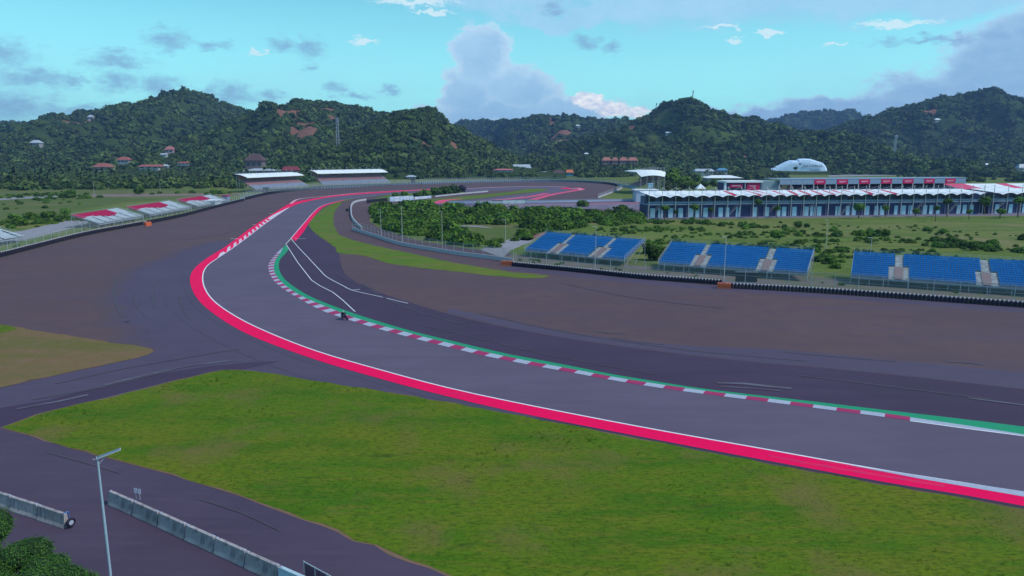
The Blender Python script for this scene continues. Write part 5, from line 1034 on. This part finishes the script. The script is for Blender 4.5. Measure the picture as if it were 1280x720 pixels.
# ------------------------------------------------------------------ pit building
def pit_building(lab, A, B, nb, doors, red=()):
    A, B = Vector((A.x, A.y, 0)), Vector((B.x, B.y, 0)); d = B - A; L = d.length; ang = math.atan2(d.y, d.x); bw = L / nb
    t = thing('pit_building', lab, 'building', A, ang)
    mb = MB(); mb.box((L / 2, 5.2, 2.7), (L, 9.6, 5.4)); part('ground_floor', mb, NAVY, t)
    mb = MB(); mb.box((L / 2, 4.4, 5.65), (L + .6, 11.4, .42)); part('floor_slab', mb, PARAP, t)
    mb = MB(); mb.box((L / 2, 7.0, 7.3), (L - .6, 6.0, 2.85)); part('upper_wall', mb, mat('upper_wall_paint', (.13, .15, .25), .7, [(.4, (.07, .08, .15), .45, .6, .9, (1, 1, .3))]), t)
    mb = MB(); mb.box((L / 2, -.9, -.0 + .12), (L + 2, 2.2, .24)); part('plinth', mb, SLAB, t)
    mb = MB()
    for i in range(nb * 2):
        x = (i + .5) * bw / 2; mb.box((x, -1.05, 6.35), (.06, .06, 1.0))
    mb.box((L / 2, -1.05, 6.9), (L, .08, .08)); mb.box((L / 2, -1.05, 6.4), (L, .03, .5)); part('balcony_rail', mb, PARAP, t, stuff=True)
    # windows of the upper floor
    wm = MB(); wm.box((0, 0, 0), (bw * .6, .1, 1.5)); wme = wm.mesh('window', GLASS)
    for i in range(nb): link('window', wme, t, ((i + .5) * bw, 3.96, 7.35))
    # recessed bays of the ground floor
    bm_ = MB(); bm_.box((0, 0, 0), (.35, .3, 5.3)); pier = bm_.mesh('pier', mat('pier_paint', (.16, .15, .26), .7))
    sh = MB(); sh.box((0, 0, 0), (bw - .7, .12, .5)); shm = sh.mesh('sign_band', mat('band_blue', (.05, .07, .24), .6))
    for i in range(nb + 1): link('pier', pier, t, (i * bw, .28, 2.65))
    for i in range(nb): link('sign_band', shm, t, ((i + .5) * bw, .32, 4.75))
    dm = MB(); dm.box((0, 0, 0), (1.95, .14, 4.0))
    for k in range(4): dm.box((0, -.09, -1.95 + k * 1.0 + .45), (1.8, .04, .06))
    dme = dm.mesh('door', DOORB)
    for px in doors:
        g = ray(px, 268); # where this column of the photo meets the front of the building
        k = (A.x * d.y - A.y * d.x) / (g.x * d.y - g.y * d.x); P = Vector((g.x * k, g.y * k, 0)); s = (P - A).length
        if 1 < s < L - 1: link('door', dme, t, (s, .28, 2.1))
    # masts, stays and membrane roof
    pm = MB(); pm.tube((0, 0, 0), (0, 0, 12.8), .17, .12, 8); pme = pm.mesh('mast', POLEW)
    sm = MB(); sm.tube((0, 0, 12.4), (bw * .9, 6.5, 10.2), .06, .06, 4); sm.tube((0, 0, 12.4), (0, 9.5, 10.4), .06, .06, 4); sme = sm.mesh('stay', POLEW)
    for i in range(nb + 1): link('mast', pme, t, (i * bw, -1.5, 0)); link('stay', sme, t, (i * bw, -1.5, 0))
    def rz(u, v): return 8.5 + 0.8 * abs(math.sin(math.pi * (u - .5))) * (1 - v) ** 1.3 + 1.9 * v ** .8 + .18 * math.sin(math.pi * u) * v
    nu, nv = 10, 5
    for i in range(nb):
        mb = MB()
        for a in range(nu):
            for b in range(nv):
                q = [(bw * (a + da) / nu, -2.6 + 14 * (b + db) / nv, rz((a + da) / nu, (b + db) / nv)) for da, db in ((0, 0), (1, 0), (1, 1), (0, 1))]
                mb.quad(*q)
        r_ = link('roof_bay', mb.mesh('roof_bay', ROOFW), t, (i * bw, 0, 0))
        if i in red:
            k = random.Random(i); m2 = MB(); w = k.uniform(.18, .34); x0 = k.uniform(.05, .5); sl = k.uniform(-.3, .4)
            for b in range(6):
                v0, v1 = .08 + b * .13, .08 + (b + 1) * .13; a0 = x0 + sl * b / 6; a1 = x0 + sl * (b + 1) / 6
                f = lambda u, v: (bw * u, -2.6 + 14 * v, rz(min(1, max(0, u)), v) + .05)
                m2.quad(f(a0, v0), f(min(.98, a0 + w), v0), f(min(.98, a1 + w), v1), f(a1, v1))
            part('roof_print', m2, ROOFR, r_)
    # outside stairs and braces seen between masts
    br = MB(); k = random.Random(5)
    for i in range(0, nb, 3):
        x = i * bw; br.tube((x + .4, -1.1, .3), (x + bw - .5, -1.1, 5.4), .07, .07, 4); br.tube((x + .4, -1.1, 1.3), (x + bw - .5, -1.1, 6.4), .04, .04, 4)
    part('outside_stairs', br, POLEW, t, stuff=True)
    return t
DO = [816, 826, 838.5, 851, 864, 872.5, 882, 901, 909, 922.8, 943.5, 958.7, 973, 980.2, 993, 1008, 1015.6, 1024, 1047, 1060, 1067.3, 1084, 1095.2, 1102.7, 1120.3, 1129.4, 1138, 1156, 1164, 1172, 1198, 1205.5, 1214]
pit_building('long two storey pit building with a scalloped white roof and pale blue doors', gp(809, 273.2), gp(1224, 267.6), 27, DO, red=(6, 8, 9, 10, 11, 12, 13, 14, 15, 16, 17, 18, 19))
pit_building('second pit building with a scalloped white roof, cut off by the right picture edge', gp(1236, 267.4), gp(1420, 264), 11, [1246, 1263, 1280, 1300, 1310])
g = gp(1229, 264); t = block('pit_link', 'low purple grey entrance block in the gap between the pit buildings', 'building', (g.x, g.y + 4, 0), (5.5, 6, 7.0), R(10), SLAB, [('doorway', (0, -3.02, 1.5), (2.4, .1, 3.0), NAVY), ('roof_edge', (0, 0, 7.1), (6, 6.5, .3), PARAP)])
# main grandstand building behind
def main_stand():
    Y = 366.0; a = dp(974, 236, Y); b = dp(1206, 236, Y + 22); A = Vector((a.x, a.y, 0)); B = Vector((b.x, b.y, 0)); d = B - A; L = d.length; ang = math.atan2(d.y, d.x)
    t = thing('main_stand', 'long grey blue main stand with seven crimson panels behind the pit roof', 'grandstand', A, ang); n = 17; bw = L / n; H = 13.4
    mb = MB(); mb.box((L / 2, 10, 4.2), (L, 14, 8.4)); part('concourse', mb, SLAB, t)
    mb = MB(); mb.box((L / 2, 14, 6.1), (L, 2, 12.2)); part('back_wall', mb, NAVY, t)
    pm = MB(); pm.box((0, 0, 0), (bw - .12, .3, 2.6)); g_ = pm.mesh('cladding_panel', PARAP)
    rm = MB(); rm.box((0, -.06, 0), (bw - .3, .34, 2.55)); r_ = rm.mesh('crimson_panel', REDP)
    for i in range(n):
        if i in (3, 5, 7, 9, 11, 13, 15):
            p = link('crimson_panel', r_, t, ((i + .5) * bw, 0, H - 1.3)); m2 = MB(); m2.box((0, -.25, .05), (bw * .62, .04, .5)); m2.box((-bw * .1, -.25, -.55), (bw * .3, .04, .18)); part('lettering', m2, PINK, p)
        else: link('cladding_panel', g_, t, ((i + .5) * bw, 0, H - 1.3))
    cm = MB(); cm.box((0, 0, 0), (.4, .4, 10.8)); cme = cm.mesh('column', POLEW); sm = MB()
    for i in range(n + 1): link('column', cme, t, (i * bw, .1, 5.4))
    for r in range(8): sm.box((L / 2, 11.5 - r * 1.1, 10.4 - r * .42), (L - 1, .7, .35), r % 3 == 0)
    part('seat_rows', sm, [NAVY, BRNS], t, stuff=True)
    mb = MB(); mb.box((L / 2, 7, H + .1), (L + 1, 14.5, .35)); part('roof', mb, PARAP, t)
    # low roofed terrace behind the second pit building
    a = dp(1200, 240, 352); tt = thing('terrace_stand', 'low terrace with a red and white roof behind the second pit building', 'grandstand', (a.x, a.y, 0), R(9)); LL = 60
    mb = MB(); mb.box((LL / 2, 6, 4.6), (LL, 10, 9.2)); part('terrace', mb, SLAB, tt)
    for q in range(10): mb = MB(); mb.add([(q * LL / 10, -1, 9.3), ((q + 1) * LL / 10 - .1, -1, 9.3), ((q + 1) * LL / 10 - .1, 12, 11.3), (q * LL / 10, 12, 11.3)], [(0, 1, 2, 3)]); part('roof_panel', mb, REDF if q in (0, 1, 5, 8) else ROOFW, tt)
    for q in range(11): mb = MB(); mb.box((q * LL / 10, -.9, 4.6), (.3, .3, 9.2)); part('column', mb, POLEW, tt)
    # square grey block at its left end
    a = dp(953, 236, Y); tt = thing('grey_block_building', 'grey green square block building left of the main stand', 'building', (a.x, a.y, 0), ang)
    mb = MB(); mb.box((4.6, 5, 6.4), (9.6, 10, 12.8)); part('body', mb, mat('grey_green_cladding', (.25, .33, .36), .7), tt)
    for k in range(6): mb = MB(); mb.box((4.6, -.06, 6.6 + k * 1.05), (9.4, .1, .14)); part('cladding_joint', mb, PARAP, tt)
    tri = MB(); tri.add([(10.4, -.3, 12.6), (10.4, -.3, 7.4), (15.4, -.3, 10.6)], [(0, 1, 2)]); tri.add([(10.4, -.2, 12.6), (10.4, -.2, 7.4), (15.4, -.2, 10.6)], [(0, 2, 1)]); part('pennant_print', tri, mat('gold_print', (.38, .25, .14), .7), tt)
main_stand()
a = dp(908, 238, 330); t = thing('banner_building', 'dark blue hospitality block with crimson banners and a white roof edge', 'building', (a.x, a.y, 0), R(6))
for nm, c, dd, m in (('body', (8, 5, 5.6), (16.4, 10, 11.2), NAVY), ('roof_edge', (8.2, 4.8, 11.5), (17.4, 11, .6), ROOFW), ('banner', (12.6, -.12, 9.6), (6.2, .16, 2.9), REDP), ('banner', (4.4, -.12, 10.0), (6.2, .16, 1.4), REDP), ('sign_strip', (4.4, -.24, 10.0), (4.2, .06, .45), PINK), ('sign_strip', (12.2, -.24, 9.9), (3.4, .06, .4), PINK), ('upper_window', (4.6, -.12, 8.2), (7, .16, 1.2), GLASS), ('pillar', (-.6, .2, 5.6), (.9, .9, 11.2), ROOFW), ('pillar', (8.6, -.3, 5.6), (.3, .3, 11.2), POLEW), ('lower_band', (8, -.14, 6.9), (16, .2, 1.0), PARAP)):
    mb = MB(); mb.box((c[0], c[1], c[2] * 1.17), (dd[0], dd[1], dd[2] * 1.17)); part(nm, mb, m, t)
def canopy(lab, px, base, w, d, H, m=ROOFW, wallm=None, name='canopy', rot=0.0, pyr=False):
    g = gp(px, base); t = thing(name, lab, 'canopy' if not wallm else 'building', g, rot)
    mb = MB()
    if pyr: mb.add([(-w / 2, -d / 2, H * .62), (w / 2, -d / 2, H * .62), (w / 2, d / 2, H * .62), (-w / 2, d / 2, H * .62), (0, 0, H)], [(0, 1, 4), (1, 2, 4), (2, 3, 4), (3, 0, 4), (0, 3, 2, 1)])
    else: mb.box((0, 0, H), (w, d, .5))
    part('roof', mb, m, t); zz = H * .62 if pyr else H - .25
    for sx in (-1, 1):
        for sy in (-1, 1): mb = MB(); mb.tube((sx * w * .45, sy * d * .45, 0), (sx * w * .45, sy * d * .45, zz), .1, .1, 6); part('post', mb, POLEW, t)
    if wallm: mb = MB(); mb.box((0, 0, zz / 2), (w * .86, d * .86, zz - .02)); part('wall', mb, wallm, t); mb = MB(); mb.box((w * .1, -d * .44, zz * .5), (w * .3, .1, zz * .5)); part('window', mb, GLASS, t)
    return t
canopy('pointed white tent standing behind the pit roof', 875, 246, 5.6, 5.6, 8.2, pyr=True, name='tent')
canopy('flat white roofed cabin at the left end of the pit building', 806, 252, 13.5, 9, 6.6, wallm=mat('pale_blue_wall2', (.38, .5, .64), .7), name='cabin', rot=R(4))
canopy('small pale blue kiosk above the flat white roofed cabin', 812.5, 247, 3.2, 3, 8.4, m=DOORB, wallm=DOORB, name='kiosk')
canopy('small white and blue cabin beside the left tyre wall', 267, 257.5, 5.5, 9, 2.9, wallm=mat('cabin_white', (.55, .62, .72), .7), name='cabin')
canopy('small blue booth with a red top beside the left catch fence', 283, 253.5, 3.2, 3, 3.8, m=REDS, wallm=mat('booth_blue', (.2, .3, .6), .7), name='booth')
# boards and other far objects by the track
def boards(lab, px0, y0, px1, y1, H, n, mA, mB, name='advertising_boards'):
    a, b = gp(px0, y0), gp(px1, y1); d = b - a; L = d.length; t = thing(name, lab, 'boards', a, math.atan2(d.y, d.x))
    for i in range(n):
        mb = MB(); mb.box(((i + .5) * L / n, 0, H / 2), (L / n - .1, .3, H)); p = part('board', mb, mA if i % 2 == 0 else mB, t)
        m2 = MB(); m2.box(((i + .5) * L / n, -.19, H * .55), (L / n * .6, .06, H * .22)); part('printed_band', m2, mB if i % 2 == 0 else mA, p)
    return t
bA = mat('board_pale_blue', (.42, .52, .74), .6); bB = mat('board_white', (.62, .66, .78), .6)
boards('pale blue and white boards standing by the far grass island', 487, 252, 517, 250.6, 2.7, 5, bA, bB)
boards('low white boards continuing right of the pale blue ones', 518, 249.4, 539, 247.6, 1.5, 4, bB, bA)
boards('dark padded barrier left of the pale blue boards', 459, 254.2, 484, 251.2, 1.8, 5, TYRE, BLACKM, 'padded_barrier')
boards('dark tyre bundle on the small grass island', 615, 253.2, 628, 253.4, 1.4, 3, TYRE, BLACKM, 'tyre_bundle')
boards('row of pale green white boards right of the dark tyre bundle', 629, 254.6, 656, 254.3, 1.6, 6, bB, mat('board_mint', (.42, .6, .58), .6))
g = gp(578, 239.5); t = thing('inflatable_arch', 'dark rounded inflatable block right of the island bushes', 'inflatable', g)
bm = bmesh.new(); bmesh.ops.create_icosphere(bm, subdivisions=3, radius=1); mb = MB()
for v in bm.verts: mb.v.append((v.co.x * 2.9, v.co.y * 2.0, max(0, 2.3 + 2.6 * v.co.z * (1 - .15 * v.co.x))))
mb.f = [tuple(v.index for v in f.verts) for f in bm.faces]; mb.m = [0] * len(mb.f); bm.free(); part('cover', mb, TYRE, t); m2 = MB(); m2.box((0, 0, .15), (5.2, 3.8, .3)); part('base', m2, BLACKM, t)
g = gp(434, 264); block('marshal_box', 'small black box on the service road beside the curved wall', 'box', g, (1.1, 1.0, 1.1), 0, BLACKM, [('lid', (0, 0, 1.13), (1.2, 1.1, .08), NAVY)])
for px, py, lab in ((332, 242.6, 'dark marshal post in front of the left roofed stand'), (516, 229.6, 'dark green marshal post on the far wall')):
    g = gp(px, py); block('marshal_post', lab, 'marshal post', (g.x, g.y + 2, 0), (3.6, 2.4, 4.0), 0, BLACKM, [('roof', (0, 0, 4.1), (4.2, 3.0, .25), NAVY), ('window', (0, -1.25, 2.9), (2.4, .1, 1.0), GLASS)])
# ------------------------------------------------------------------ motorcycle and rider
def bike():
    g = gp(431.5, 399.5); g.z = 0.06; d = (gp(470, 410.5) - gp(405, 389.5)); d.z = 0; az = math.atan2(d.y, d.x)
    lean = Matrix.Rotation(R(-20), 4, 'X')
    t = thing('motorcycle', 'dark racing motorcycle leaning over on the red and white kerb', 'motorcycle', g, az); t.rotation_euler = (R(20), 0, az)
    def wheel(x):
        mb = MB(); n, k = 18, 6
        for i in range(n):
            a = i * 6.2832 / n
            for j in range(k): b = j * 6.2832 / k; r = .25 + .065 * math.cos(b); mb.v.append((x + r * math.cos(a), .085 * math.sin(b), .31 + r * math.sin(a)))
        for i in range(n):
            for j in range(k): mb.f.append((i * k + j, ((i + 1) % n) * k + j, ((i + 1) % n) * k + (j + 1) % k, i * k + (j + 1) % k)); mb.m.append(0)
        w = part('wheel', mb, TYRE, t); m2 = MB(); m2.tube((x, -.03, .31), (x, .03, .31), .18, .18, 12); part('rim', m2, REDS, w)
    wheel(-.68); wheel(.70)
    def loft(nm, secs, m, parent=None):
        mb = MB(); k = 10
        for (x, z, hy, hz) in secs:
            for j in range(k): a = j * 6.2832 / k; mb.v.append((x, hy * math.cos(a), z + hz * math.sin(a)))
        for i in range(len(secs) - 1):
            for j in range(k): mb.f.append((i * k + j, i * k + (j + 1) % k, (i + 1) * k + (j + 1) % k, (i + 1) * k + j)); mb.m.append(0)
        mb.f += [tuple(range(k - 1, -1, -1)), tuple((len(secs) - 1) * k + j for j in range(k))]; mb.m += [0, 0]; return part(nm, mb, m, parent or t)
    loft('fairing', [(-.05, .5, .12, .16), (.15, .52, .2, .27), (.42, .6, .21, .33), (.66, .74, .17, .24), (.84, .8, .06, .1)], SKINR)
    loft('fuel_tank', [(-.12, .82, .10, .08), (.08, .9, .16, .12), (.3, .88, .14, .1)], BLACKM)
    loft('tail', [(-.12, .76, .13, .07), (-.5, .88, .11, .07), (-.85, 1.0, .04, .04)], SKINR)
    mb = MB(); mb.add([(.52, -.12, .92), (.52, .12, .92), (.74, .08, .88), (.74, -.08, .88), (.5, -.07, 1.06), (.5, .07, 1.06)], [(3, 2, 5, 4), (0, 3, 4), (2, 1, 5)]); part('windscreen', mb, GLASS, t)
    for s in (-1, 1):
        mb = MB(); mb.tube((.7, s * .09, .31), (.45, s * .09, .85), .03, .03, 6); part('fork', mb, GALV, t); mb = MB(); mb.tube((.47, s * .1, .88), (.36, s * .33, .84), .02, .02, 6); part('handlebar', mb, BLACKM, t)
    mb = MB(); mb.tube((-.68, .1, .31), (-.1, .1, .42), .03, .04, 6); mb.tube((-.68, -.1, .31), (-.1, -.1, .42), .03, .04, 6); part('swingarm', mb, GALV, t); mb = MB(); mb.tube((-.1, -.16, .35), (-.72, -.2, .6), .05, .06, 8); part('exhaust', mb, GALV, t)
    # rider, one skinned body
    p = thing('person', 'rider in dark leathers and a pale helmet crouched over the motorcycle', 'rider', g, az); p.rotation_euler = (R(20), 0, az)
    J = {'pel': (-.35, 0, .98), 'sp': (-.12, 0, 1.14), 'ch': (.1, 0, 1.24), 'nk': (.26, 0, 1.30), 'hd': (.33, 0, 1.36)}
    V_ = [J['pel'], J['sp'], J['ch'], J['nk'], J['hd']]; E = [(0, 1), (1, 2), (2, 3), (3, 4)]; Rr = [.15, .15, .17, .075, .09]
    for s in (-1, 1):
        o = len(V_); V_ += [(.12, s * .2, 1.22), (.16, s * .34, 1.0), (.36, s * .3, .88), (.41, s * .29, .87)]; Rr += [.085, .055, .042, .045]; E += [(2, o), (o, o + 1), (o + 1, o + 2), (o + 2, o + 3)]
        for q, (fx, fz) in enumerate(((0, .03), (.01, .01), (.01, -.012), (.0, -.03))):
            f = len(V_); V_ += [(.46 + fx, s * (.27 + q * .008), .875 + fz), (.47, s * .26, .85 + fz)]; Rr += [.012, .01]; E += [(o + 3, f), (f, f + 1)]
        f = len(V_); V_ += [(.42, s * .25, .845)]; Rr += [.014]; E += [(o + 3, f)]
        o = len(V_); V_ += [(-.33, s * .12, .94), (.02, s * (.26 if s < 0 else .36), .78), (-.28, s * .24, .48), (-.16, s * .26, .42)]; Rr += [.12, .085, .06, .05]; E += [(0, o), (o, o + 1), (o + 1, o + 2), (o + 2, o + 3)]
    me = bpy.data.meshes.new('body'); me.from_pydata(V_, E, []); me.materials.append(SUITM); b = link('body', me, p); sk = b.modifiers.new('skin', 'SKIN'); b.modifiers.new('sub', 'SUBSURF').render_levels = 1
    for i, r in enumerate(Rr): me.skin_vertices[0].data[i].radius = (r, r)
    me.skin_vertices[0].data[0].use_root = True
    bm = bmesh.new(); bmesh.ops.create_icosphere(bm, subdivisions=3, radius=1); mb = MB()
    for v in bm.verts: mb.v.append((.40 + v.co.x * .16 + (.03 if v.co.z < -.2 and v.co.x > 0 else 0), v.co.y * .125, 1.42 + v.co.z * .145))
    mb.f = [tuple(v.index for v in f.verts) for f in bm.faces]; mb.m = [0] * len(mb.f); bm.free(); h = part('helmet', mb, HELM, p)
    mb = MB(); mb.box((.54, 0, 1.43), (.06, .16, .07)); part('visor', mb, GLASS, h)
bike()
# ------------------------------------------------------------------ houses, villas, masts, logo wall on the hillside
def house(lab, px, base, top, w, Y, roofm, wallm=PLASTER, hip=True, name='house', grp=None, rot=0.0, d=None, nwin=3, roofk=.45, wings=0):
    g = stand_on(px, base, Y); Y = g.y; tp = dp(px, top, Y); H = max(2.5, tp.z - g.z); W = w / F * Y; D = d or W * .7; hw = H * (1 - roofk)
    t = thing(name, lab, 'house' if name != 'villa' else 'villa', (g.x, g.y, g.z), rot, grp); z0 = -4.0 if g.z > 1 else 0.0
    mb = MB(); mb.box((0, 0, (hw + z0) / 2), (W, D, hw - z0)); part('wall', mb, wallm, t)
    k = .28 if hip else .48; e = .06 * W + .3; mb = MB()
    mb.add([(-W / 2 - e, -D / 2 - e, hw - .1), (W / 2 + e, -D / 2 - e, hw - .1), (W / 2 + e, D / 2 + e, hw - .1), (-W / 2 - e, D / 2 + e, hw - .1), (-W * k, 0, H), (W * k, 0, H)], [(0, 1, 5, 4), (1, 2, 5), (2, 3, 4, 5), (3, 0, 4), (3, 2, 1, 0)]); part('roof', mb, roofm, t)
    wm = MB(); wm.box((0, 0, 0), (W / nwin * .5, .16, hw * .35)); wme = wm.mesh('window', GLASS)
    for i in range(nwin): link('window', wme, t, ((i + .5) * W / nwin - W / 2, -D / 2 - .03, hw * .55))
    return t
GV = 'terracotta roofed villas at the foot of the hill'
for k, (px, w, lab) in enumerate(((758, 13, 'leftmost villa of the terracotta roofed group on the slope'), (768.5, 8, 'second villa from the left in the terracotta roofed group'), (779, 11, 'third villa from the left in the terracotta roofed group'), (790.5, 13, 'rightmost villa of the terracotta roofed group on the slope'))):
    house(lab, px, 205.5, 196.5, w * .86, 1020, mat('villa_roof', (.36, .15, .13), .9), mat('villa_wall', (.30, .19, .18), .9), name='villa', grp=GV)
GHs = 'houses on the hills and beyond the circuit'
for k, (lab, px, b, tp, w, Y, rm, wm) in enumerate(HS): house(lab, px, b, tp, w, Y, rm, wm, grp=GHs, hip=(k % 3 > 0), nwin=3 if w > 10 else 2)
def lattice(lab, px, base, top, Y, w0, w1):
    g = dp(px, base, Y); tp = dp(px, top, Y); H = tp.z - g.z; t = thing('lattice_mast', lab, 'mast', g); n = 12
    lg = MB(); lg.tube((0, 0, -3), (0, 0, 0), w0, w0, 4)
    for s in ((-1, -1), (1, -1), (1, 1), (-1, 1)): mb = MB(); mb.tube((s[0] * w0, s[1] * w0, -6), (s[0] * w1, s[1] * w1, H), .28, .2, 4); part('leg', mb, GALV, t)
    br = MB()
    for k in range(n):
        a, b = k / n, (k + 1) / n; wa, wb = w0 + (w1 - w0) * a, w0 + (w1 - w0) * b
        for (p, q) in (((-1, -1), (1, -1)), ((1, -1), (1, 1)), ((1, 1), (-1, 1)), ((-1, 1), (-1, -1))): br.tube((p[0] * wa, p[1] * wa, a * H), (q[0] * wb, q[1] * wb, b * H), .12, .12, 4); br.tube((q[0] * wa, q[1] * wa, a * H), (p[0] * wb, p[1] * wb, b * H), .12, .12, 4)
    part('bracing', br, GALV, t, stuff=True)
    for k in range(3): mb = MB(); mb.tube((w1 * 1.5, -w1 * 1.2, H * (.86 + k * .05)), (w1 * 1.5, -w1 * 2.4, H * (.86 + k * .05)), 1.0, 1.0, 10); part('dish', mb, KWHITE, t)
lattice('tall telecom mast standing before the bare red hillside', 423, 192, 147, 1080, 2.6, 1.2)
lattice('telecom mast among the palms before the right hill', 1118, 191, 169, 1060, 1.6, .8)
lattice('thin mast on the summit of the middle green hill', 865.5, 131, 113, 1495, 1.2, .5)
lattice('shorter thin mast on the left shoulder of the middle green hill', 820, 141, 129, 1495, 1.0, .4)
# white shell shaped logo wall
def logo():
    Y = 1000.0; out = [(957, 216.5), (966, 211), (976, 206.5), (984, 202.5), (990, 200.3), (998, 200.6), (1000, 198.6), (1008, 198.2), (1016, 198.6), (1024, 201), (1031, 203.4), (1034.5, 207), (1036.5, 211.5), (1038, 216.8)]
    P = [dp(x, y, Y) for x, y in out]; c = dp(998, 217, Y); t = thing('logo_wall', 'white shell shaped hillside wall carrying dark lettering and a small emblem', 'sign wall', c)
    mb = MB(); n = len(P); rings = [(1.0, 10.0), (.97, 4.0), (.90, 1.5), (.75, .4), (.45, 0.0)]
    for (k, dy) in rings:
        for p in P: mb.v.append(((p.x - c.x) * k, dy, max(-4, (p.z - c.z) * k + (0 if k == 1 else 0)) if p.z - c.z > .5 else -3))
    mb.v.append((0, 0, 2)); m = len(rings)
    for r in range(m - 1):
        for i in range(n - 1): mb.f.append((r * n + i, (r + 1) * n + i, (r + 1) * n + i + 1, r * n + i + 1)); mb.m.append(0)
    for i in range(n - 1): mb.f.append(((m - 1) * n + i, m * n, (m - 1) * n + i + 1)); mb.m.append(0)
    mb.f.append((n - 1, 2 * n - 1, 3 * n - 1, 4 * n - 1, 5 * n - 1, m * n, 4 * n, 3 * n, 2 * n, n, 0)); mb.m.append(0)
    part('wall_face', mb, mat('logo_white', (.56, .72, .95), .8, [(.15, (.45, .6, .82), .45, .6, .7)]), t)
    def text(s, px, py, hpx, m, nm):
        cu = bpy.data.curves.new(nm, 'FONT'); cu.body = s; cu.size = 1; cu.extrude = .02; cu.align_x = 'LEFT'; ob = bpy.data.objects.new('tmp', cu); COL.objects.link(ob); dg = bpy.context.evaluated_depsgraph_get(); me = bpy.data.meshes.new_from_object(ob.evaluated_get(dg)); bpy.data.objects.remove(ob)
        me.name = nm; me.materials.clear(); me.materials.append(m); q = dp(px, py, Y); s_ = hpx / F * Y / .72; o = link(nm, me, t, (q.x - c.x, -.9, q.z - c.z)); o.rotation_euler = (R(90), 0, 0); o.scale = (s_ * 1.25, s_, s_ * 1.0); return o
    dk = mat('logo_ink', (.03, .04, .09), .8); text('PERTAMINA', 1003, 208.8, 2.6, dk, 'lettering'); text('Mandalika', 1012, 213.4, 1.7, dk, 'lettering')
    q = dp(1000, 205, Y); mb = MB(); mb.box((q.x - c.x, -.9, q.z - c.z), (2.4, .2, 1.6)); mb.box((q.x - c.x + 1.2, -.95, q.z - c.z - 1.1), (1.2, .2, 1.0), 1); mb.box((q.x - c.x - .9, -.95, q.z - c.z + 1.1), (1.2, .2, .7), 2); part('emblem', mb, [mat('emblem_blue', (.03, .1, .4), .7), mat('emblem_green', (.1, .4, .1), .7), REDP], t)
    tree('dark tree standing before the white logo wall', 'tree', (dp(994, 217, 985).x, 985, 0), 10.5, 3.8, LEAFF, 'tree', seed=200)
logo()
# tall slim poles far away
G8 = 'slim light poles in the paddock and along the far track'
k = 0
for px, base, top, lab in ((1054, 218, 200, 'pale pole on the slope right of the logo wall'), (300, 238, 216, 'pale pole at the left end of the left roofed stand'), (200.5, 240, 226, 'thin pole in front of the left treeline'), (118, 243, 226, 'thin pole beside the far pale track at the left'), (606, 224, 207, 'pole behind the far tyre wall before the low red roofed hall'), (986, 252, 228, 'pole above the pit roof at the flag print')):
    small_lamp(lab, px, base, top, G8, head=False)
# ------------------------------------------------------------------ haze
def haze():
    mb = MB(); x0, x1, y0, y1, z0, z1 = -4300, 4300, -160, 5200, -8.0, 300.0
    mb.box(((x0 + x1) / 2, (y0 + y1) / 2, (z0 + z1) / 2), (x1 - x0, y1 - y0, z1 - z0)); me = mb.mesh('haze', []); o = link('haze', me); o['kind'] = 'stuff'
    m = bpy.data.materials.new('haze_air'); m.use_nodes = True; N = m.node_tree.nodes; L = m.node_tree.links
    for n in list(N):
        if n.bl_idname == 'ShaderNodeBsdfPrincipled': N.remove(n)
    v = N.new('ShaderNodeVolumePrincipled'); v.inputs['Color'].default_value = (.32, .50, 1.0, 1); v.inputs['Density'].default_value = HAZE; v.inputs['Anisotropy'].default_value = .2
    L.new(v.outputs[0], N['Material Output'].inputs['Volume']); me.materials.append(m)
HAZE = 0.00011
haze()
